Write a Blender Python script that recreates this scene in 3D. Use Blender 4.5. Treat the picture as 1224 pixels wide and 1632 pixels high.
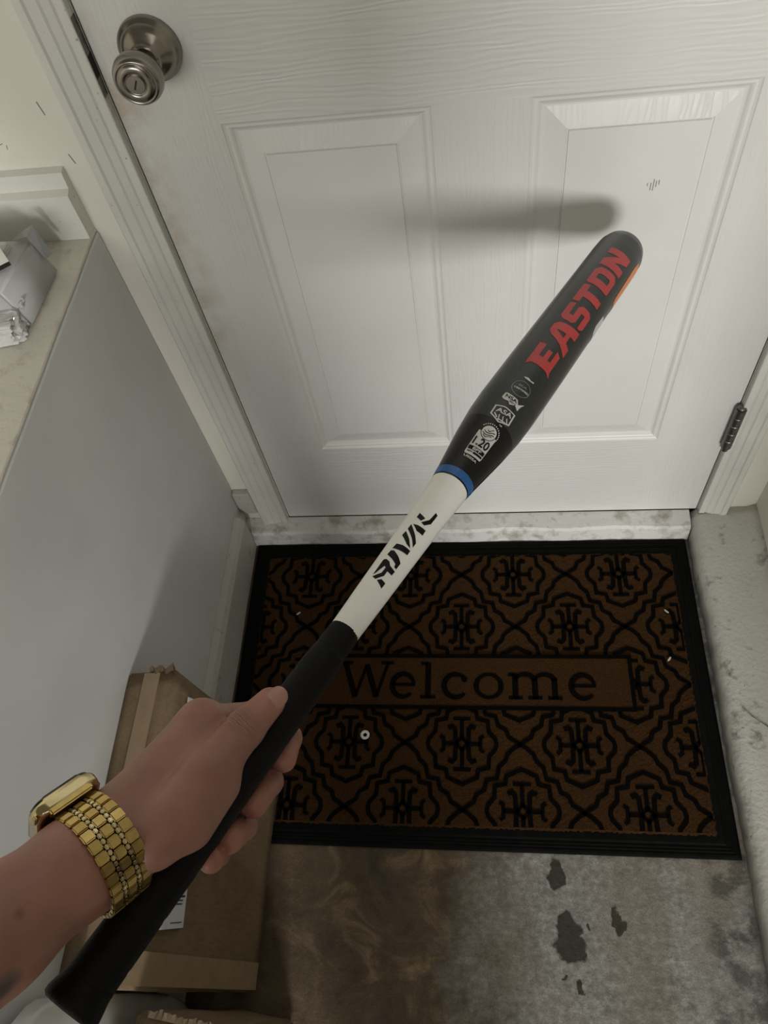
import bpy, bmesh, math, random
import numpy as np
from mathutils import Vector, Matrix
random.seed(7)
for o in list(bpy.data.objects): bpy.data.objects.remove(o)
SC = bpy.context.scene
COL = SC.collection
# ---------------------------------------------------------------- camera, light, exposure
cam = bpy.data.cameras.new('camera'); camo = bpy.data.objects.new('camera', cam); COL.objects.link(camo)
cam.sensor_fit = 'HORIZONTAL'; cam.sensor_width = 36.0; cam.lens = 36.0*1224.7/1224.0
cam.clip_start = 0.02
camo.location = (-0.0076, -0.8257, 1.38); camo.rotation_euler = (0.5601, 0.1181, 0.0505)
SC.camera = camo
w = bpy.data.worlds.new('world'); SC.world = w; w.use_nodes = True
bg = w.node_tree.nodes['Background']; bg.inputs[0].default_value = (1.0, 1.0, 0.97, 1); bg.inputs[1].default_value = 0.035
def area(name, loc, target, sx, sy, power, col=(1, 1, 1)):
    l = bpy.data.lights.new(name, 'AREA'); l.shape = 'RECTANGLE'; l.size = sx; l.size_y = sy; l.energy = power; l.color = col
    o = bpy.data.objects.new(name, l); COL.objects.link(o); o.location = loc
    o.rotation_euler = (Vector(target)-Vector(loc)).to_track_quat('-Z', 'Y').to_euler(); return o
area('daylight_from_garage_opening', (0.85, -5.2, 1.85), (0.1, 0, 0.75), 1.0, 0.9, 185, (1.0, 0.99, 0.955))
area('added_soft_fill', (-1.0, -5.0, 2.0), (-.2, 0, .7), 2.2, 1.4, 80, (1.0, .975, .92))  # broad fill lamp added to lift the darker left side of the door
area('ceiling_fluorescent_fixture', (0.35, -1.6, 2.36), (0.35, -1.6, 0), 1.2, 0.25, 3, (1.0, 0.97, 0.88))
SC.view_settings.view_transform = 'Standard'; SC.view_settings.look = 'None'
SC.view_settings.exposure = -0.13; SC.view_settings.gamma = 1.0; SC.view_settings.use_curve_mapping = False

# ---------------------------------------------------------------- helpers
def tag(o, label=None, cat=None, group=None, kind=None):
    if label: o['label'] = label
    if cat: o['category'] = cat
    if group: o['group'] = group
    if kind: o['kind'] = kind
    return o
def link(name, me, m=None, parent=None, smooth=False):
    o = bpy.data.objects.new(name, me); COL.objects.link(o)
    if m is not None and not me.materials: me.materials.append(m)
    if parent is not None: o.parent = parent
    if smooth: me.shade_smooth()
    return o
def empty(name, loc=(0, 0, 0)):
    o = bpy.data.objects.new(name, None); COL.objects.link(o); o.location = loc; o.empty_display_size = .02
    return o
def place(o, parent):
    """parent o (given in world coordinates) under parent without moving it"""
    o.parent = parent; o.matrix_parent_inverse = Matrix.Translation(parent.location).inverted(); return o
def from_bm(name, bm, m=None, parent=None, smooth=False):
    me = bpy.data.meshes.new(name); bm.normal_update(); bm.to_mesh(me); bm.free()
    o = link(name, me, m, None, smooth)
    if parent is not None: place(o, parent)
    return o
def from_py(name, v, f, m=None, parent=None, smooth=False):
    me = bpy.data.meshes.new(name); me.from_pydata([tuple(p) for p in v], [], [tuple(q) for q in f]); me.validate(); me.update()
    o = link(name, me, m, None, smooth)
    if parent is not None: place(o, parent)
    return o
def bm_box(bm, x0, x1, y0, y1, z0, z1, mtx=None):
    vs = [bm.verts.new((x, y, z)) for z in (z0, z1) for y in (y0, y1) for x in (x0, x1)]
    for f in ((0, 2, 3, 1), (4, 5, 7, 6), (0, 1, 5, 4), (2, 6, 7, 3), (0, 4, 6, 2), (1, 3, 7, 5)): bm.faces.new([vs[i] for i in f])
    if mtx is not None: bmesh.ops.transform(bm, matrix=mtx, verts=vs)
    return vs
def box(name, x0, x1, y0, y1, z0, z1, m, parent=None, bev=0.0, seg=2, mtx=None):
    bm = bmesh.new(); bm_box(bm, x0, x1, y0, y1, z0, z1, mtx)
    if bev: bmesh.ops.bevel(bm, geom=bm.edges[:], offset=bev, segments=seg, affect='EDGES', profile=.5)
    return from_bm(name, bm, m, parent)
def lathe_mesh(prof, n=48, frame=None, cap0=False, cap1=False):
    """prof: (s, r); frame: (origin, axis, e1, e2)"""
    o, a, e1, e2 = [Vector(q) for q in frame]; v = []; f = []
    for s, r in prof:
        for k in range(n):
            t = 2*math.pi*k/n; v.append(o+a*s+e1*(r*math.cos(t))+e2*(r*math.sin(t)))
    for i in range(len(prof)-1):
        for k in range(n): f.append((i*n+k, i*n+(k+1) % n, (i+1)*n+(k+1) % n, (i+1)*n+k))
    if cap0: f.append(tuple(range(n))[::-1])
    if cap1: f.append(tuple(range((len(prof)-1)*n, len(prof)*n)))
    return v, f
def tube(bm, pts, r, n=6):
    pts = [Vector(p) for p in pts]; rings = []
    for i, p in enumerate(pts):
        d = (pts[min(i+1, len(pts)-1)]-pts[max(i-1, 0)]).normalized()
        u = d.orthogonal().normalized(); w_ = d.cross(u)
        rr = r[i] if isinstance(r, (list, tuple)) else r
        rings.append([bm.verts.new(p+u*(rr*math.cos(2*math.pi*k/n))+w_*(rr*math.sin(2*math.pi*k/n))) for k in range(n)])
    for a_, b_ in zip(rings, rings[1:]):
        for k in range(n): bm.faces.new((a_[k], a_[(k+1) % n], b_[(k+1) % n], b_[k]))
    bm.faces.new(rings[0][::-1]); bm.faces.new(rings[-1])

# ---------------------------------------------------------------- materials
class NT:
    def __init__(s, name):
        s.m = bpy.data.materials.new(name); s.m.use_nodes = True; s.t = s.m.node_tree; s.b = s.t.nodes['Principled BSDF']
    def n(s, typ, **kw):
        q = s.t.nodes.new(typ)
        for k, v in kw.items():
            if k.startswith('i_'): q.inputs[k[2:].replace('_', ' ')].default_value = v
            else: setattr(q, k, v)
        return q
    def l(s, a, b): s.t.links.new(a, b)
    def pos(s, scale=(1, 1, 1), rot=(0, 0, 0), loc=(0, 0, 0)):
        g = s.n('ShaderNodeNewGeometry'); mp = s.n('ShaderNodeMapping'); mp.inputs['Scale'].default_value = scale
        mp.inputs['Rotation'].default_value = rot; mp.inputs['Location'].default_value = loc
        s.l(g.outputs['Position'], mp.inputs['Vector']); return mp.outputs[0]
    def noise(s, vec, scale, detail=4, rough=.55, dist=0):
        q = s.n('ShaderNodeTexNoise'); q.inputs['Scale'].default_value = scale; q.inputs['Detail'].default_value = detail
        q.inputs['Roughness'].default_value = rough; q.inputs['Distortion'].default_value = dist; s.l(vec, q.inputs['Vector']); return q.outputs['Fac']
    def ramp(s, fac, stops):
        q = s.n('ShaderNodeValToRGB'); cr = q.color_ramp
        while len(cr.elements) < len(stops): cr.elements.new(.5)
        for e, (p, c) in zip(cr.elements, stops):
            e.position = p; e.color = (c[0], c[1], c[2], 1) if hasattr(c, '__len__') else (c, c, c, 1)
        s.l(fac, q.inputs[0]); return q.outputs[0]
    def mix(s, fac, a, b, mode='MIX'):
        q = s.n('ShaderNodeMix', data_type='RGBA', blend_type=mode)
        for sock, v in ((q.inputs[0], fac), (q.inputs[6], a), (q.inputs[7], b)):
            if isinstance(v, bpy.types.NodeSocket): s.l(v, sock)
            elif hasattr(v, '__len__'): sock.default_value = (v[0], v[1], v[2], 1)
            else: sock.default_value = v
        return q.outputs[2]
    def math(s, op, a, b=0.0):
        q = s.n('ShaderNodeMath', operation=op)
        for sock, v in ((q.inputs[0], a), (q.inputs[1], b)):
            if isinstance(v, bpy.types.NodeSocket): s.l(v, sock)
            else: sock.default_value = v
        return q.outputs[0]
    def bump(s, h, strength=.3, dist=.001, prev=None):
        q = s.n('ShaderNodeBump'); q.inputs['Strength'].default_value = strength; q.inputs['Distance'].default_value = dist
        s.l(h, q.inputs['Height'])
        if prev is not None: s.l(prev, q.inputs['Normal'])
        s.l(q.outputs[0], s.b.inputs['Normal']); return q.outputs[0]
    def col(s, c):
        if isinstance(c, bpy.types.NodeSocket): s.l(c, s.b.inputs['Base Color'])
        else: s.b.inputs['Base Color'].default_value = (c[0], c[1], c[2], 1)
    def set(s, **kw):
        for k, v in kw.items(): s.b.inputs[k.replace('_', ' ')].default_value = v
        return s
def plain(name, c, rough=.5, metal=0, var=.12, vs=40, bump=0.0, bs=300, **kw):
    t = NT(name); p = t.pos(); nz = t.noise(p, vs)
    c2 = [min(1, x*(1+var)) for x in c]; c1 = [x*(1-var) for x in c]
    t.col(t.ramp(nz, [(.3, c1), (.7, c2)])); t.set(Roughness=rough, Metallic=metal, **kw)
    if bump: t.bump(t.noise(p, bs, 3), bump, .001)
    return t.m
def dirty(name, c, spot, rough=.6, sc=25, lo=.60, hi=.70, amt=.8, bump=.25, bs=120, speck=True):
    t = NT(name); p = t.pos()
    n1 = t.noise(p, sc, 6, .65); k = t.ramp(n1, [(lo, 0.0), (hi, amt)])
    base = t.ramp(t.noise(p, 6, 3), [(.3, [x*.88 for x in c]), (.7, c)])
    r = t.mix(k, base, spot)
    if speck:
        n2 = t.noise(p, sc*6, 3, .5); k2 = t.ramp(n2, [(.70, 0.0), (.76, .7)]); r = t.mix(k2, r, [x*.5 for x in spot])
    t.col(r); t.set(Roughness=rough); t.bump(t.noise(p, bs, 5), bump, .002); return t.m
def grain(name, c, axis):
    t = NT(name); sc = {'h': (.16, 1, 1), 'v': (1, 1, .16)}[axis]
    p = t.pos(sc)
    wv = t.n('ShaderNodeTexWave', wave_type='BANDS', bands_direction={'h': 'Z', 'v': 'X'}[axis], wave_profile='SIN')
    wv.inputs['Scale'].default_value = 46; wv.inputs['Distortion'].default_value = 12; wv.inputs['Detail'].default_value = 2.0
    wv.inputs['Detail Scale'].default_value = 1.0; wv.inputs['Detail Roughness'].default_value = .5
    t.l(p, wv.inputs['Vector'])
    g = t.pos(); amp = t.ramp(t.noise(g, 5, 2), [(.35, .25), (.65, 1.0)])
    h = t.math('MULTIPLY', wv.outputs['Fac'], amp)
    smudge = t.ramp(t.noise(g, 3.5, 4), [(.35, [x*.93 for x in c]), (.65, c)])
    if axis == 'v':
        gx = t.n('ShaderNodeSeparateXYZ'); gg = t.n('ShaderNodeNewGeometry'); t.l(gg.outputs['Position'], gx.inputs[0])
        mx = t.ramp(t.math('ADD', gx.outputs[0], 1.0), [(.593, 1.0), (.640, 0.0)]); mz = t.ramp(gx.outputs[2], [(.45, 0.0), (.62, 1.0), (.96, 1.0), (1.0, .3)])
        mk = t.math('MULTIPLY', t.math('MULTIPLY', mx, mz), t.ramp(t.noise(g, 22, 6, .65), [(.40, 0.0), (.62, .75)]))      # hand grime along the latch edge
        smudge = t.mix(mk, smudge, (.46, .39, .28))
    t.col(smudge); t.set(Roughness=.34); t.bump(h, .45, .0009); return t.m

DOORC = (.70, .70, .675)
M = dict(
 door_h=grain('door_paint_horizontal_grain', DOORC, 'h'), door_v=grain('door_paint_vertical_grain', DOORC, 'v'),
 door_f=plain('door_field_paint', DOORC, .38, var=.04, vs=5, bump=.06, bs=60),
 wall=plain('cream_wall_paint', (.72, .70, .62), .6, var=.06, vs=4, bump=.1, bs=90),
 ceil=plain('dim_garage_ceiling', (.25, .24, .22), .8, var=.1, vs=5),
 kneewall=plain('grey_wall_paint', (.60, .61, .60), .55, var=.06, vs=6, bump=.10, bs=120),
 trim=dirty('white_trim_paint', (.70, .70, .65), (.42, .38, .30), .42, 30, .66, .78, .5, .08),
 ledge=dirty('scuffed_ledge_paint', (.66, .63, .55), (.36, .31, .24), .6, 35, .55, .70, .6, .3),
 base=dirty('grimy_baseboard_paint', (.50, .50, .45), (.18, .16, .13), .5, 28, .58, .72, .7, .2),
 sill=dirty('flaking_white_sill_paint', (.70, .70, .67), (.26, .23, .18), .6, 24, .50, .68, .8, .7, 90),
 curb=dirty('painted_concrete_curb', (.56, .55, .50), (.13, .12, .10), .85, 30, .58, .70, .75, .8),
 nickel=plain('satin_nickel', (.30, .275, .24), .24, 1.0, .10, 60),
 steel=plain('aged_steel', (.20, .195, .175), .45, 1.0, .25, 120),
 scuff=plain('grey_scuff', (.25, .24, .22), .7),
 brownmark=plain('brown_scuff', (.16, .10, .07), .7),
 dark=plain('black_void', (.012, .012, .012), .8),
 rubber=plain('black_rubber', (.0035, .0035, .0035), .8, Specular_IOR_Level=.08, var=.4, vs=60, bump=.2, bs=500),
 patt=plain('black_mat_pattern', (.0028, .0025, .002), .95, Specular_IOR_Level=.04, var=.4, vs=200, bump=.5, bs=900),
 card=None, tape=plain('packing_tape', (.29, .21, .13), .25, var=.1),
 paper=plain('white_label_paper', (.62, .63, .66), .6, var=.04),
 ink=plain('label_ink', (.05, .05, .05), .7),
 plastic=None, parcel=plain('grey_white_carton', (.50, .50, .51), .45, var=.06, vs=20, bump=.1, bs=40),
 whitetag=plain('white_tag_card', (.80, .80, .78), .5, var=.03),
 barrel=None, taper=plain('black_gloss_bat_paint', (.003, .003, .003), .25, Specular_IOR_Level=.35, var=.2),
 sleeve=plain('white_bat_paint', (.87, .86, .82), .30, var=.02),
 grip=plain('black_bat_grip', (.0040, .0040, .0036), .55, Specular_IOR_Level=.14, var=.35, vs=150, bump=.5, bs=700),
 blue=plain('blue_bat_ring', (.015, .10, .32), .25, var=.2, vs=60),
 red=plain('red_bat_lettering', (.50, .045, .045), .35, var=.08, vs=60),
 orange=plain('orange_bat_accent', (.75, .20, .03), .35, var=.06),
 silver=plain('silver_bat_print', (.60, .60, .58), .4, var=.06),
 gprint=plain('grey_bat_print', (.22, .22, .21), .4, var=.06),
 bprint=plain('black_bat_print', (.003, .003, .003), .4, Specular_IOR_Level=.2),
 gold=plain('gold_metal', (.50, .36, .13), .28, 1.0, .12, 200),
 goldcase=plain('polished_gold_case', (.58, .48, .27), .16, 1.0, .05, 60),
 glass=plain('black_watch_glass', (.01, .012, .012), .06),
 washer=plain('white_plastic_washer', (.70, .70, .69), .4, var=.03),
 bag=plain('white_plastic_bag', (.60, .60, .58), .35, var=.05, vs=10, bump=.2, bs=15),
)
def mk_card():
    t = NT('corrugated_cardboard'); p = t.pos((1, 1, 1)); n1 = t.noise(p, 14, 5); n2 = t.noise(t.pos((1, 1, .05)), 260, 2)
    c = t.ramp(n1, [(.3, (.128, .084, .042)), (.7, (.19, .13, .070))]); c = t.mix(.12, c, t.ramp(n2, [(.4, (.15, .10, .06)), (.6, (.36, .27, .17))]))
    t.col(c); t.set(Roughness=.72); t.bump(n1, .2, .003); return t.m
M['card'] = mk_card()
def mk_plastic():
    t = NT('crinkled_clear_plastic'); p = t.pos(); t.col((.78, .78, .77)); t.set(Roughness=.12); t.b.inputs['Transmission Weight'].default_value = .35
    t.b.inputs['Specular IOR Level'].default_value = .8
    v = t.n('ShaderNodeTexVoronoi', feature='SMOOTH_F1'); v.inputs['Scale'].default_value = 45; t.l(p, v.inputs['Vector'])
    t.bump(v.outputs['Distance'], .8, .01); return t.m
M['plastic'] = mk_plastic()
def mk_barrel():
    t = NT('charcoal_bat_paint'); p = t.pos((1, 1, 1), (0, 0, .5)); 
    wv = t.n('ShaderNodeTexWave', wave_type='BANDS'); wv.inputs['Scale'].default_value = 60; wv.inputs['Distortion'].default_value = 14
    wv.inputs['Detail Scale'].default_value = .6; t.l(p, wv.inputs['Vector'])
    k = t.ramp(wv.outputs['Fac'], [(.86, 0.0), (.97, .45)])
    # topographic line print only on the lower barrel
    d = t.n('ShaderNodeVectorMath', operation='DISTANCE'); g = t.n('ShaderNodeNewGeometry'); t.l(g.outputs['Position'], d.inputs[0]); d.inputs[1].default_value = BAT_PRINT
    k = t.math('MULTIPLY', k, t.ramp(d.outputs['Value'], [(.04, 1.0), (.07, 0.0)]))
    t.col(t.mix(k, (.022, .024, .022), (.004, .004, .004))); t.set(Roughness=.30); return t.m
def mk_coir():
    t = NT('brown_coir'); p = t.pos(); n1 = t.noise(t.pos((1, 2.2, 1)), 420, 4, .7); n2 = t.noise(p, 9, 3)
    c = t.ramp(n1, [(.28, (.010, .0045, .0015)), (.5, (.060, .027, .0075)), (.75, (.130, .064, .021))])
    c = t.mix(t.ramp(n2, [(.35, .35), (.7, 0.0)]), c, (.05, .022, .010)); t.col(c); t.set(Roughness=.95); t.b.inputs['Specular IOR Level'].default_value = .1
    t.bump(n1, 1.0, .004); return t.m
M['coir'] = mk_coir()
def mk_floor():
    t = NT('stained_concrete'); p = t.pos()
    n1 = t.noise(p, 7, 6, .6, .6); n2 = t.noise(p, 90, 4, .6); n3 = t.noise(t.pos(loc=(3.1, 1.7, 0)), 4.2, 5, .6, .4)
    fine = t.ramp(t.noise(p, 420, 3, .7), [(.32, (.45, .45, .45)), (.68, (1.0, 1.0, 1.0))])
    base = t.mix(.45, t.ramp(n2, [(.3, (.16, .155, .14)), (.5, (.32, .31, .285)), (.70, (.58, .57, .52))]), t.ramp(t.noise(p, 19, 7, .7, .5), [(.35, (.13, .125, .11)), (.65, (.36, .35, .31))]))
    sx = t.n('ShaderNodeSeparateXYZ'); g = t.n('ShaderNodeNewGeometry'); t.l(g.outputs['Position'], sx.inputs[0])
    xs = t.math('ADD', sx.outputs[0], t.math('MULTIPLY', t.math('SUBTRACT', n1, .5), .35))
    left = t.ramp(t.math('ADD', t.math('MULTIPLY', xs, 2.0), .5), [(.34, 1.0), (.62, 0.0)])      # brown soaked area left of the mat's middle
    brown = t.mix(.05, t.ramp(t.noise(p, 13, 7, .65, .8), [(.30, (.026, .0155, .0055)), (.52, (.088, .054, .021)), (.70, (.25, .175, .09))]), base)
    c = t.mix(t.math('MULTIPLY', left, 1.0), base, brown)
    rust = t.ramp(n3, [(.52, 0.0), (.68, .55)]); c = t.mix(rust, c, (.22, .155, .095))
    # darker band next to the curb
    xb = t.math('ADD', sx.outputs[0], t.math('MULTIPLY', t.math('SUBTRACT', n1, .5), .10))
    strip = t.ramp(t.math('ADD', xb, .5), [(.66, 0.0), (.70, .45), (.745, .45), (.77, 0.0)]); c = t.mix(strip, c, (.22, .165, .115))
    joint = t.ramp(t.math('ADD', xb, .5), [(.795, 0.0), (.803, .5), (.812, .5), (.818, .2)]); c = t.mix(joint, c, (.30, .29, .26))
    band = t.ramp(t.math('ADD', xb, .5), [(.812, 0.0), (.83, 1.0)]); c = t.mix(t.math('MULTIPLY', band, t.ramp(t.noise(t.pos(loc=(1.3, .2, 0)), 21, 6, .65), [(.47, .15), (.58, .85)])), c, (.075, .072, .064))
    # oil drips
    dn = t.n('ShaderNodeTexNoise'); dn.inputs['Scale'].default_value = 28; dn.inputs['Detail'].default_value = 5; t.l(p, dn.inputs['Vector'])
    off = t.n('ShaderNodeVectorMath', operation='MULTIPLY_ADD'); t.l(dn.outputs['Color'], off.inputs[0]); off.inputs[1].default_value = (.05, .05, 0); 
    add = t.n('ShaderNodeVectorMath', operation='ADD'); t.l(g.outputs['Position'], add.inputs[0]); add.inputs[1].default_value = (-.025, -.025, 0); t.l(add.outputs[0], off.inputs[2])
    cur = None
    for (x, y, r, sxx, syy) in OIL:
        dd = t.n('ShaderNodeVectorMath', operation='SUBTRACT'); t.l(off.outputs[0], dd.inputs[0]); dd.inputs[1].default_value = (x, y, 0)
        s2 = t.n('ShaderNodeVectorMath', operation='MULTIPLY'); t.l(dd.outputs[0], s2.inputs[0]); s2.inputs[1].default_value = (1/(r*sxx), 1/(r*syy), 0)
        ln = t.n('ShaderNodeVectorMath', operation='LENGTH'); t.l(s2.outputs[0], ln.inputs[0])
        cur = ln.outputs['Value'] if cur is None else t.math('MINIMUM', cur, ln.outputs['Value'])
    k = t.ramp(cur, [(.85, .92), (1.0, 0.0)]); c = t.mix(k, c, (.024, .0195, .011))
    fl = t.ramp(t.noise(t.pos(loc=(.4, .9, 0)), 16, 6, .7), [(.70, 0.0), (.75, .8)]); c = t.mix(t.math('MULTIPLY', fl, left), c, (.40, .37, .30))
    c = t.mix(.75, c, fine, 'MULTIPLY')
    t.col(c); t.set(Roughness=.75); t.bump(t.math('ADD', n2, t.math('MULTIPLY', n1, 2.0)), .5, .003); return t.m
OIL = [(0.098, -0.656, 0.016, 0.9, 1.6), (0.112, -0.729, 0.022, 0.9, 1.1), (0.113, -0.761, 0.022, 1.2, 0.9), (0.187, -0.717, 0.01, 1.0, 1.8), (0.125, -0.809, 0.008, 1, 1), (0.098, -0.799, 0.005, 1, 1), (0.145, -0.732, 0.007, 0.7, 1.2)]
M['floor'] = mk_floor()
BAT_T = Vector((0.163, -0.078, 0.755)); BAT_K = Vector((-0.228, -0.845, 0.923)); BAT_A = (BAT_K-BAT_T).normalized(); BAT_L = (BAT_K-BAT_T).length
BAT_E1 = Vector((.410464, -.009523, .911827)); BAT_E1 = (BAT_E1-BAT_A*BAT_E1.dot(BAT_A)).normalized(); BAT_E2 = BAT_A.cross(BAT_E1)
BAT_PRINT = tuple(BAT_T+BAT_A*.335+BAT_E1*.025+BAT_E2*.012)
M['barrel'] = mk_barrel()
def mk_skin():
    t = NT('skin'); p = t.pos(); n1 = t.noise(p, 28, 4); n2 = t.noise(p, 900, 2)
    c = t.ramp(n1, [(.3, (.25, .115, .082)), (.55, (.315, .148, .108)), (.75, (.36, .17, .128))])
    g = t.n('ShaderNodeNewGeometry')
    def spot(pt, r0, r1, colr, amt, c):
        d = t.n('ShaderNodeVectorMath', operation='DISTANCE'); t.l(g.outputs['Position'], d.inputs[0]); d.inputs[1].default_value = pt
        return t.mix(t.ramp(d.outputs['Value'], [(r0, amt), (r1, 0.0)]), c, colr)
    c = spot(SKIN_TIP, .006, .016, (.42, .165, .125), .6, c)
    for q in SKIN_TIPS: c = spot(q, .006, .018, (.40, .15, .11), .55, c)
    c = spot(SKIN_MOLE, .0014, .0026, (.10, .035, .02), .85, c)
    c = spot(SKIN_TATTOO, .006, .010, (.045, .05, .042), .85, c)
    t.col(c); t.set(Roughness=.48); t.b.inputs['Subsurface Weight'].default_value = .12; t.b.inputs['Subsurface Radius'].default_value = (.006, .0025, .0015)
    t.b.inputs['Subsurface Scale'].default_value = 1.0
    # creases across the thumb joint
    ax = Vector(SKIN_TIP)-Vector(SKIN_IP); ax.normalize()
    sub = t.n('ShaderNodeVectorMath', operation='SUBTRACT'); t.l(g.outputs['Position'], sub.inputs[0]); sub.inputs[1].default_value = SKIN_IP
    dot = t.n('ShaderNodeVectorMath', operation='DOT_PRODUCT'); t.l(sub.outputs[0], dot.inputs[0]); dot.inputs[1].default_value = tuple(ax)
    wob = t.math('ADD', dot.outputs['Value'], t.math('MULTIPLY', t.noise(p, 90, 2), .004))
    sn = t.math('SINE', t.math('MULTIPLY', wob, 1900.0)); sn = t.ramp(sn, [(.0, 0.0), (.35, 1.0)])
    d = t.n('ShaderNodeVectorMath', operation='DISTANCE'); t.l(g.outputs['Position'], d.inputs[0]); d.inputs[1].default_value = SKIN_IPTOP
    mk = t.ramp(d.outputs['Value'], [(.003, 1.0), (.009, 0.0)])
    h = t.math('MULTIPLY', t.math('SUBTRACT', sn, 1.0), mk)
    b1 = t.bump(h, 1.0, .0022); t.bump(n2, .12, .0006, b1)
    return t.m
SKIN_TIP = (-0.143, -0.677, 0.916); SKIN_IP = (-0.156, -0.694, 0.919); SKIN_IPTOP = (-0.155, -0.694, 0.93)
SKIN_TIPS = [(-0.142, -0.7, 0.87), (-0.156, -0.73, 0.878), (-0.166, -0.753, 0.886), (-0.173, -0.766, 0.894)]
SKIN_MOLE = (-0.229, -0.805, 0.994); SKIN_TATTOO = (-0.233, -0.835, 0.985)
M['skin'] = mk_skin()
M['nail'] = plain('thumbnail', (.42, .225, .18), .25, var=.05, vs=60)

# ---------------------------------------------------------------- setting
H = .047                                  # sill height
DW = .4065                                # half door width
def struct(o): o['kind'] = 'structure'; return o
# floor slab and shell
def grid_plane(name, x0, x1, y0, y1, z, m):
    return struct(from_py(name, [(x0, y0, z), (x1, y0, z), (x1, y1, z), (x0, y1, z), (x0, y0, z-.1), (x1, y0, z-.1), (x1, y1, z-.1), (x0, y1, z-.1)],
        [(0, 1, 2, 3), (7, 6, 5, 4), (0, 4, 5, 1), (1, 5, 6, 2), (2, 6, 7, 3), (3, 7, 4, 0)], m))
grid_plane('floor', -2.4, 2.4, -6.0, .06, 0, M['floor'])
c_ = box('ceiling', -2.4, 2.4, -3.6, .12, 2.42, 2.5, M['ceil']); struct(c_)
# door wall: pieces left, right and above the opening
bm = bmesh.new(); bm_box(bm, -2.4, -DW-.018, .0, .12, 0, 2.42); bm_box(bm, DW+.018, 2.4, .0, .12, 0, 2.42); bm_box(bm, -DW-.018, DW+.018, .0, .12, 2.10, 2.42)
wb = struct(from_bm('wall_back', bm, M['wall']))
for (x, z, a_, ln) in ((-.494, .935, -.15, .016), (-.487, .872, -.25, .013), (-.565, .897, 1.2, .006), (-.559, .893, .3, .005)):
    box('scuff_mark', -.0004, .0004, -.0005, .0, -ln/2, ln/2, M['brownmark'] if ln > .01 else M['scuff'], wb, mtx=Matrix.Translation((x, 0, z)) @ Matrix.Rotation(a_, 4, 'Y'))
struct(box('wall_right', .515, .62, -1.0, -.0005, 0, 2.42, M['wall']))
# low wall on the left with a painted cap board
struct(box('wall_left', -.62, -.50, -1.35, -.0005, 0, .7695, M['kneewall'], bev=.002))
bm = bmesh.new()
ys = np.linspace(-1.35, -.0005, 40); vs = []
for y in ys:
    j = (random.random()-.5)*.0016
    vs.append([bm.verts.new(q) for q in ((-.85, y, .7710), (-.5022+j, y, .7710), (-.5018+j, y, .7735), (-.5028+j, y, .7752), (-.85, y, .7752))])
for a_, b_ in zip(vs, vs[1:]):
    for k in range(5): bm.faces.new((a_[k], a_[(k+1) % 5], b_[(k+1) % 5], b_[k]))
bm.faces.new(vs[0]); bm.faces.new(vs[-1][::-1])
struct(from_bm('trim_1', bm, M['ledge']))
struct(box('wall_ledge_back', -2.48, -2.4, -3.6, -.0005, 0, 2.42, M['wall']))
# baseboard standing on the ledge against the door wall
bm = bmesh.new(); pr = [(0, .7755), (-.022, .7755), (-.022, .838), (-.012, .842), (-.010, .862), (0, .864)]
A_ = [bm.verts.new((-1.05, y-.0005, z)) for y, z in pr]; B_ = [bm.verts.new((-.503, y-.0005, z)) for y, z in pr]
for k in range(len(pr)): bm.faces.new((A_[k], A_[(k+1) % len(pr)], B_[(k+1) % len(pr)], B_[k]))
bm.faces.new(A_); bm.faces.new(B_[::-1]); bmesh.ops.recalc_face_normals(bm, faces=bm.faces[:])
struct(from_bm('baseboard_ledge', bm, M['trim']))
# baseboard at the foot of the low wall
bm = bmesh.new(); pr = [(-.4995, 0.0005), (-.4835, .0005), (-.4825, .10), (-.4875, .112), (-.4995, .118)]
rows = []
for y in np.linspace(-.042, -1.34, 30):
    rows.append([bm.verts.new((x+(random.random()-.5)*.0012*(x > -.499), y, z)) for x, z in pr])
for a_, b_ in zip(rows, rows[1:]):
    for k in range(5): bm.faces.new((a_[k], a_[(k+1) % 5], b_[(k+1) % 5], b_[k]))
bm.faces.new(rows[0][::-1]); bm.faces.new(rows[-1]); bmesh.ops.recalc_face_normals(bm, faces=bm.faces[:])
struct(from_bm('baseboard_left', bm, M['base']))
# concrete sill, rough front lip
bm = bmesh.new(); rows = []
for x in np.linspace(-.4995, .3945, 90):
    j = math.sin(x*31)*.0016+(random.random()-.5)*.002
    rows.append([bm.verts.new(q) for q in ((x, -.0415+j*.5, .0005), (x, -.040+j, .012), (x, -.037+j, H-.012), (x, -.033+j, H-.006+j*.4), (x, -.0006, H-.001), (x, -.0006, .0005))])
for a_, b_ in zip(rows, rows[1:]):
    for k in range(6): bm.faces.new((a_[k], b_[k], b_[(k+1) % 6], a_[(k+1) % 6]))
bm.faces.new(rows[0]); bm.faces.new(rows[-1][::-1]); bmesh.ops.recalc_face_normals(bm, faces=bm.faces[:])
struct(from_bm('sill_concrete', bm, M['sill']))
# concrete curb on the right
bm = bmesh.new(); rows = []
for y in np.linspace(-.0006, -3.0, 160):
    j = (random.random()-.5)*.003+math.sin(y*17)*.0012
    zt = H+.004+(random.random()-.5)*.0012
    rows.append([bm.verts.new(q) for q in ((.3955+j, y, .0005), (.3975+j, y, zt-.016), (.4075+j, y, zt-.003), (.422, y, zt), (.500, y, zt+.003), (.5145, y, zt+.012), (.5145, y, .0005))])
for a_, b_ in zip(rows, rows[1:]):
    for k in range(7): bm.faces.new((a_[k], b_[k], b_[(k+1) % 7], a_[(k+1) % 7]))
bm.faces.new(rows[0]); bm.faces.new(rows[-1][::-1]); bmesh.ops.recalc_face_normals(bm, faces=bm.faces[:])
struct(from_bm('curb_concrete', bm, M['curb'], smooth=True))
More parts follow.
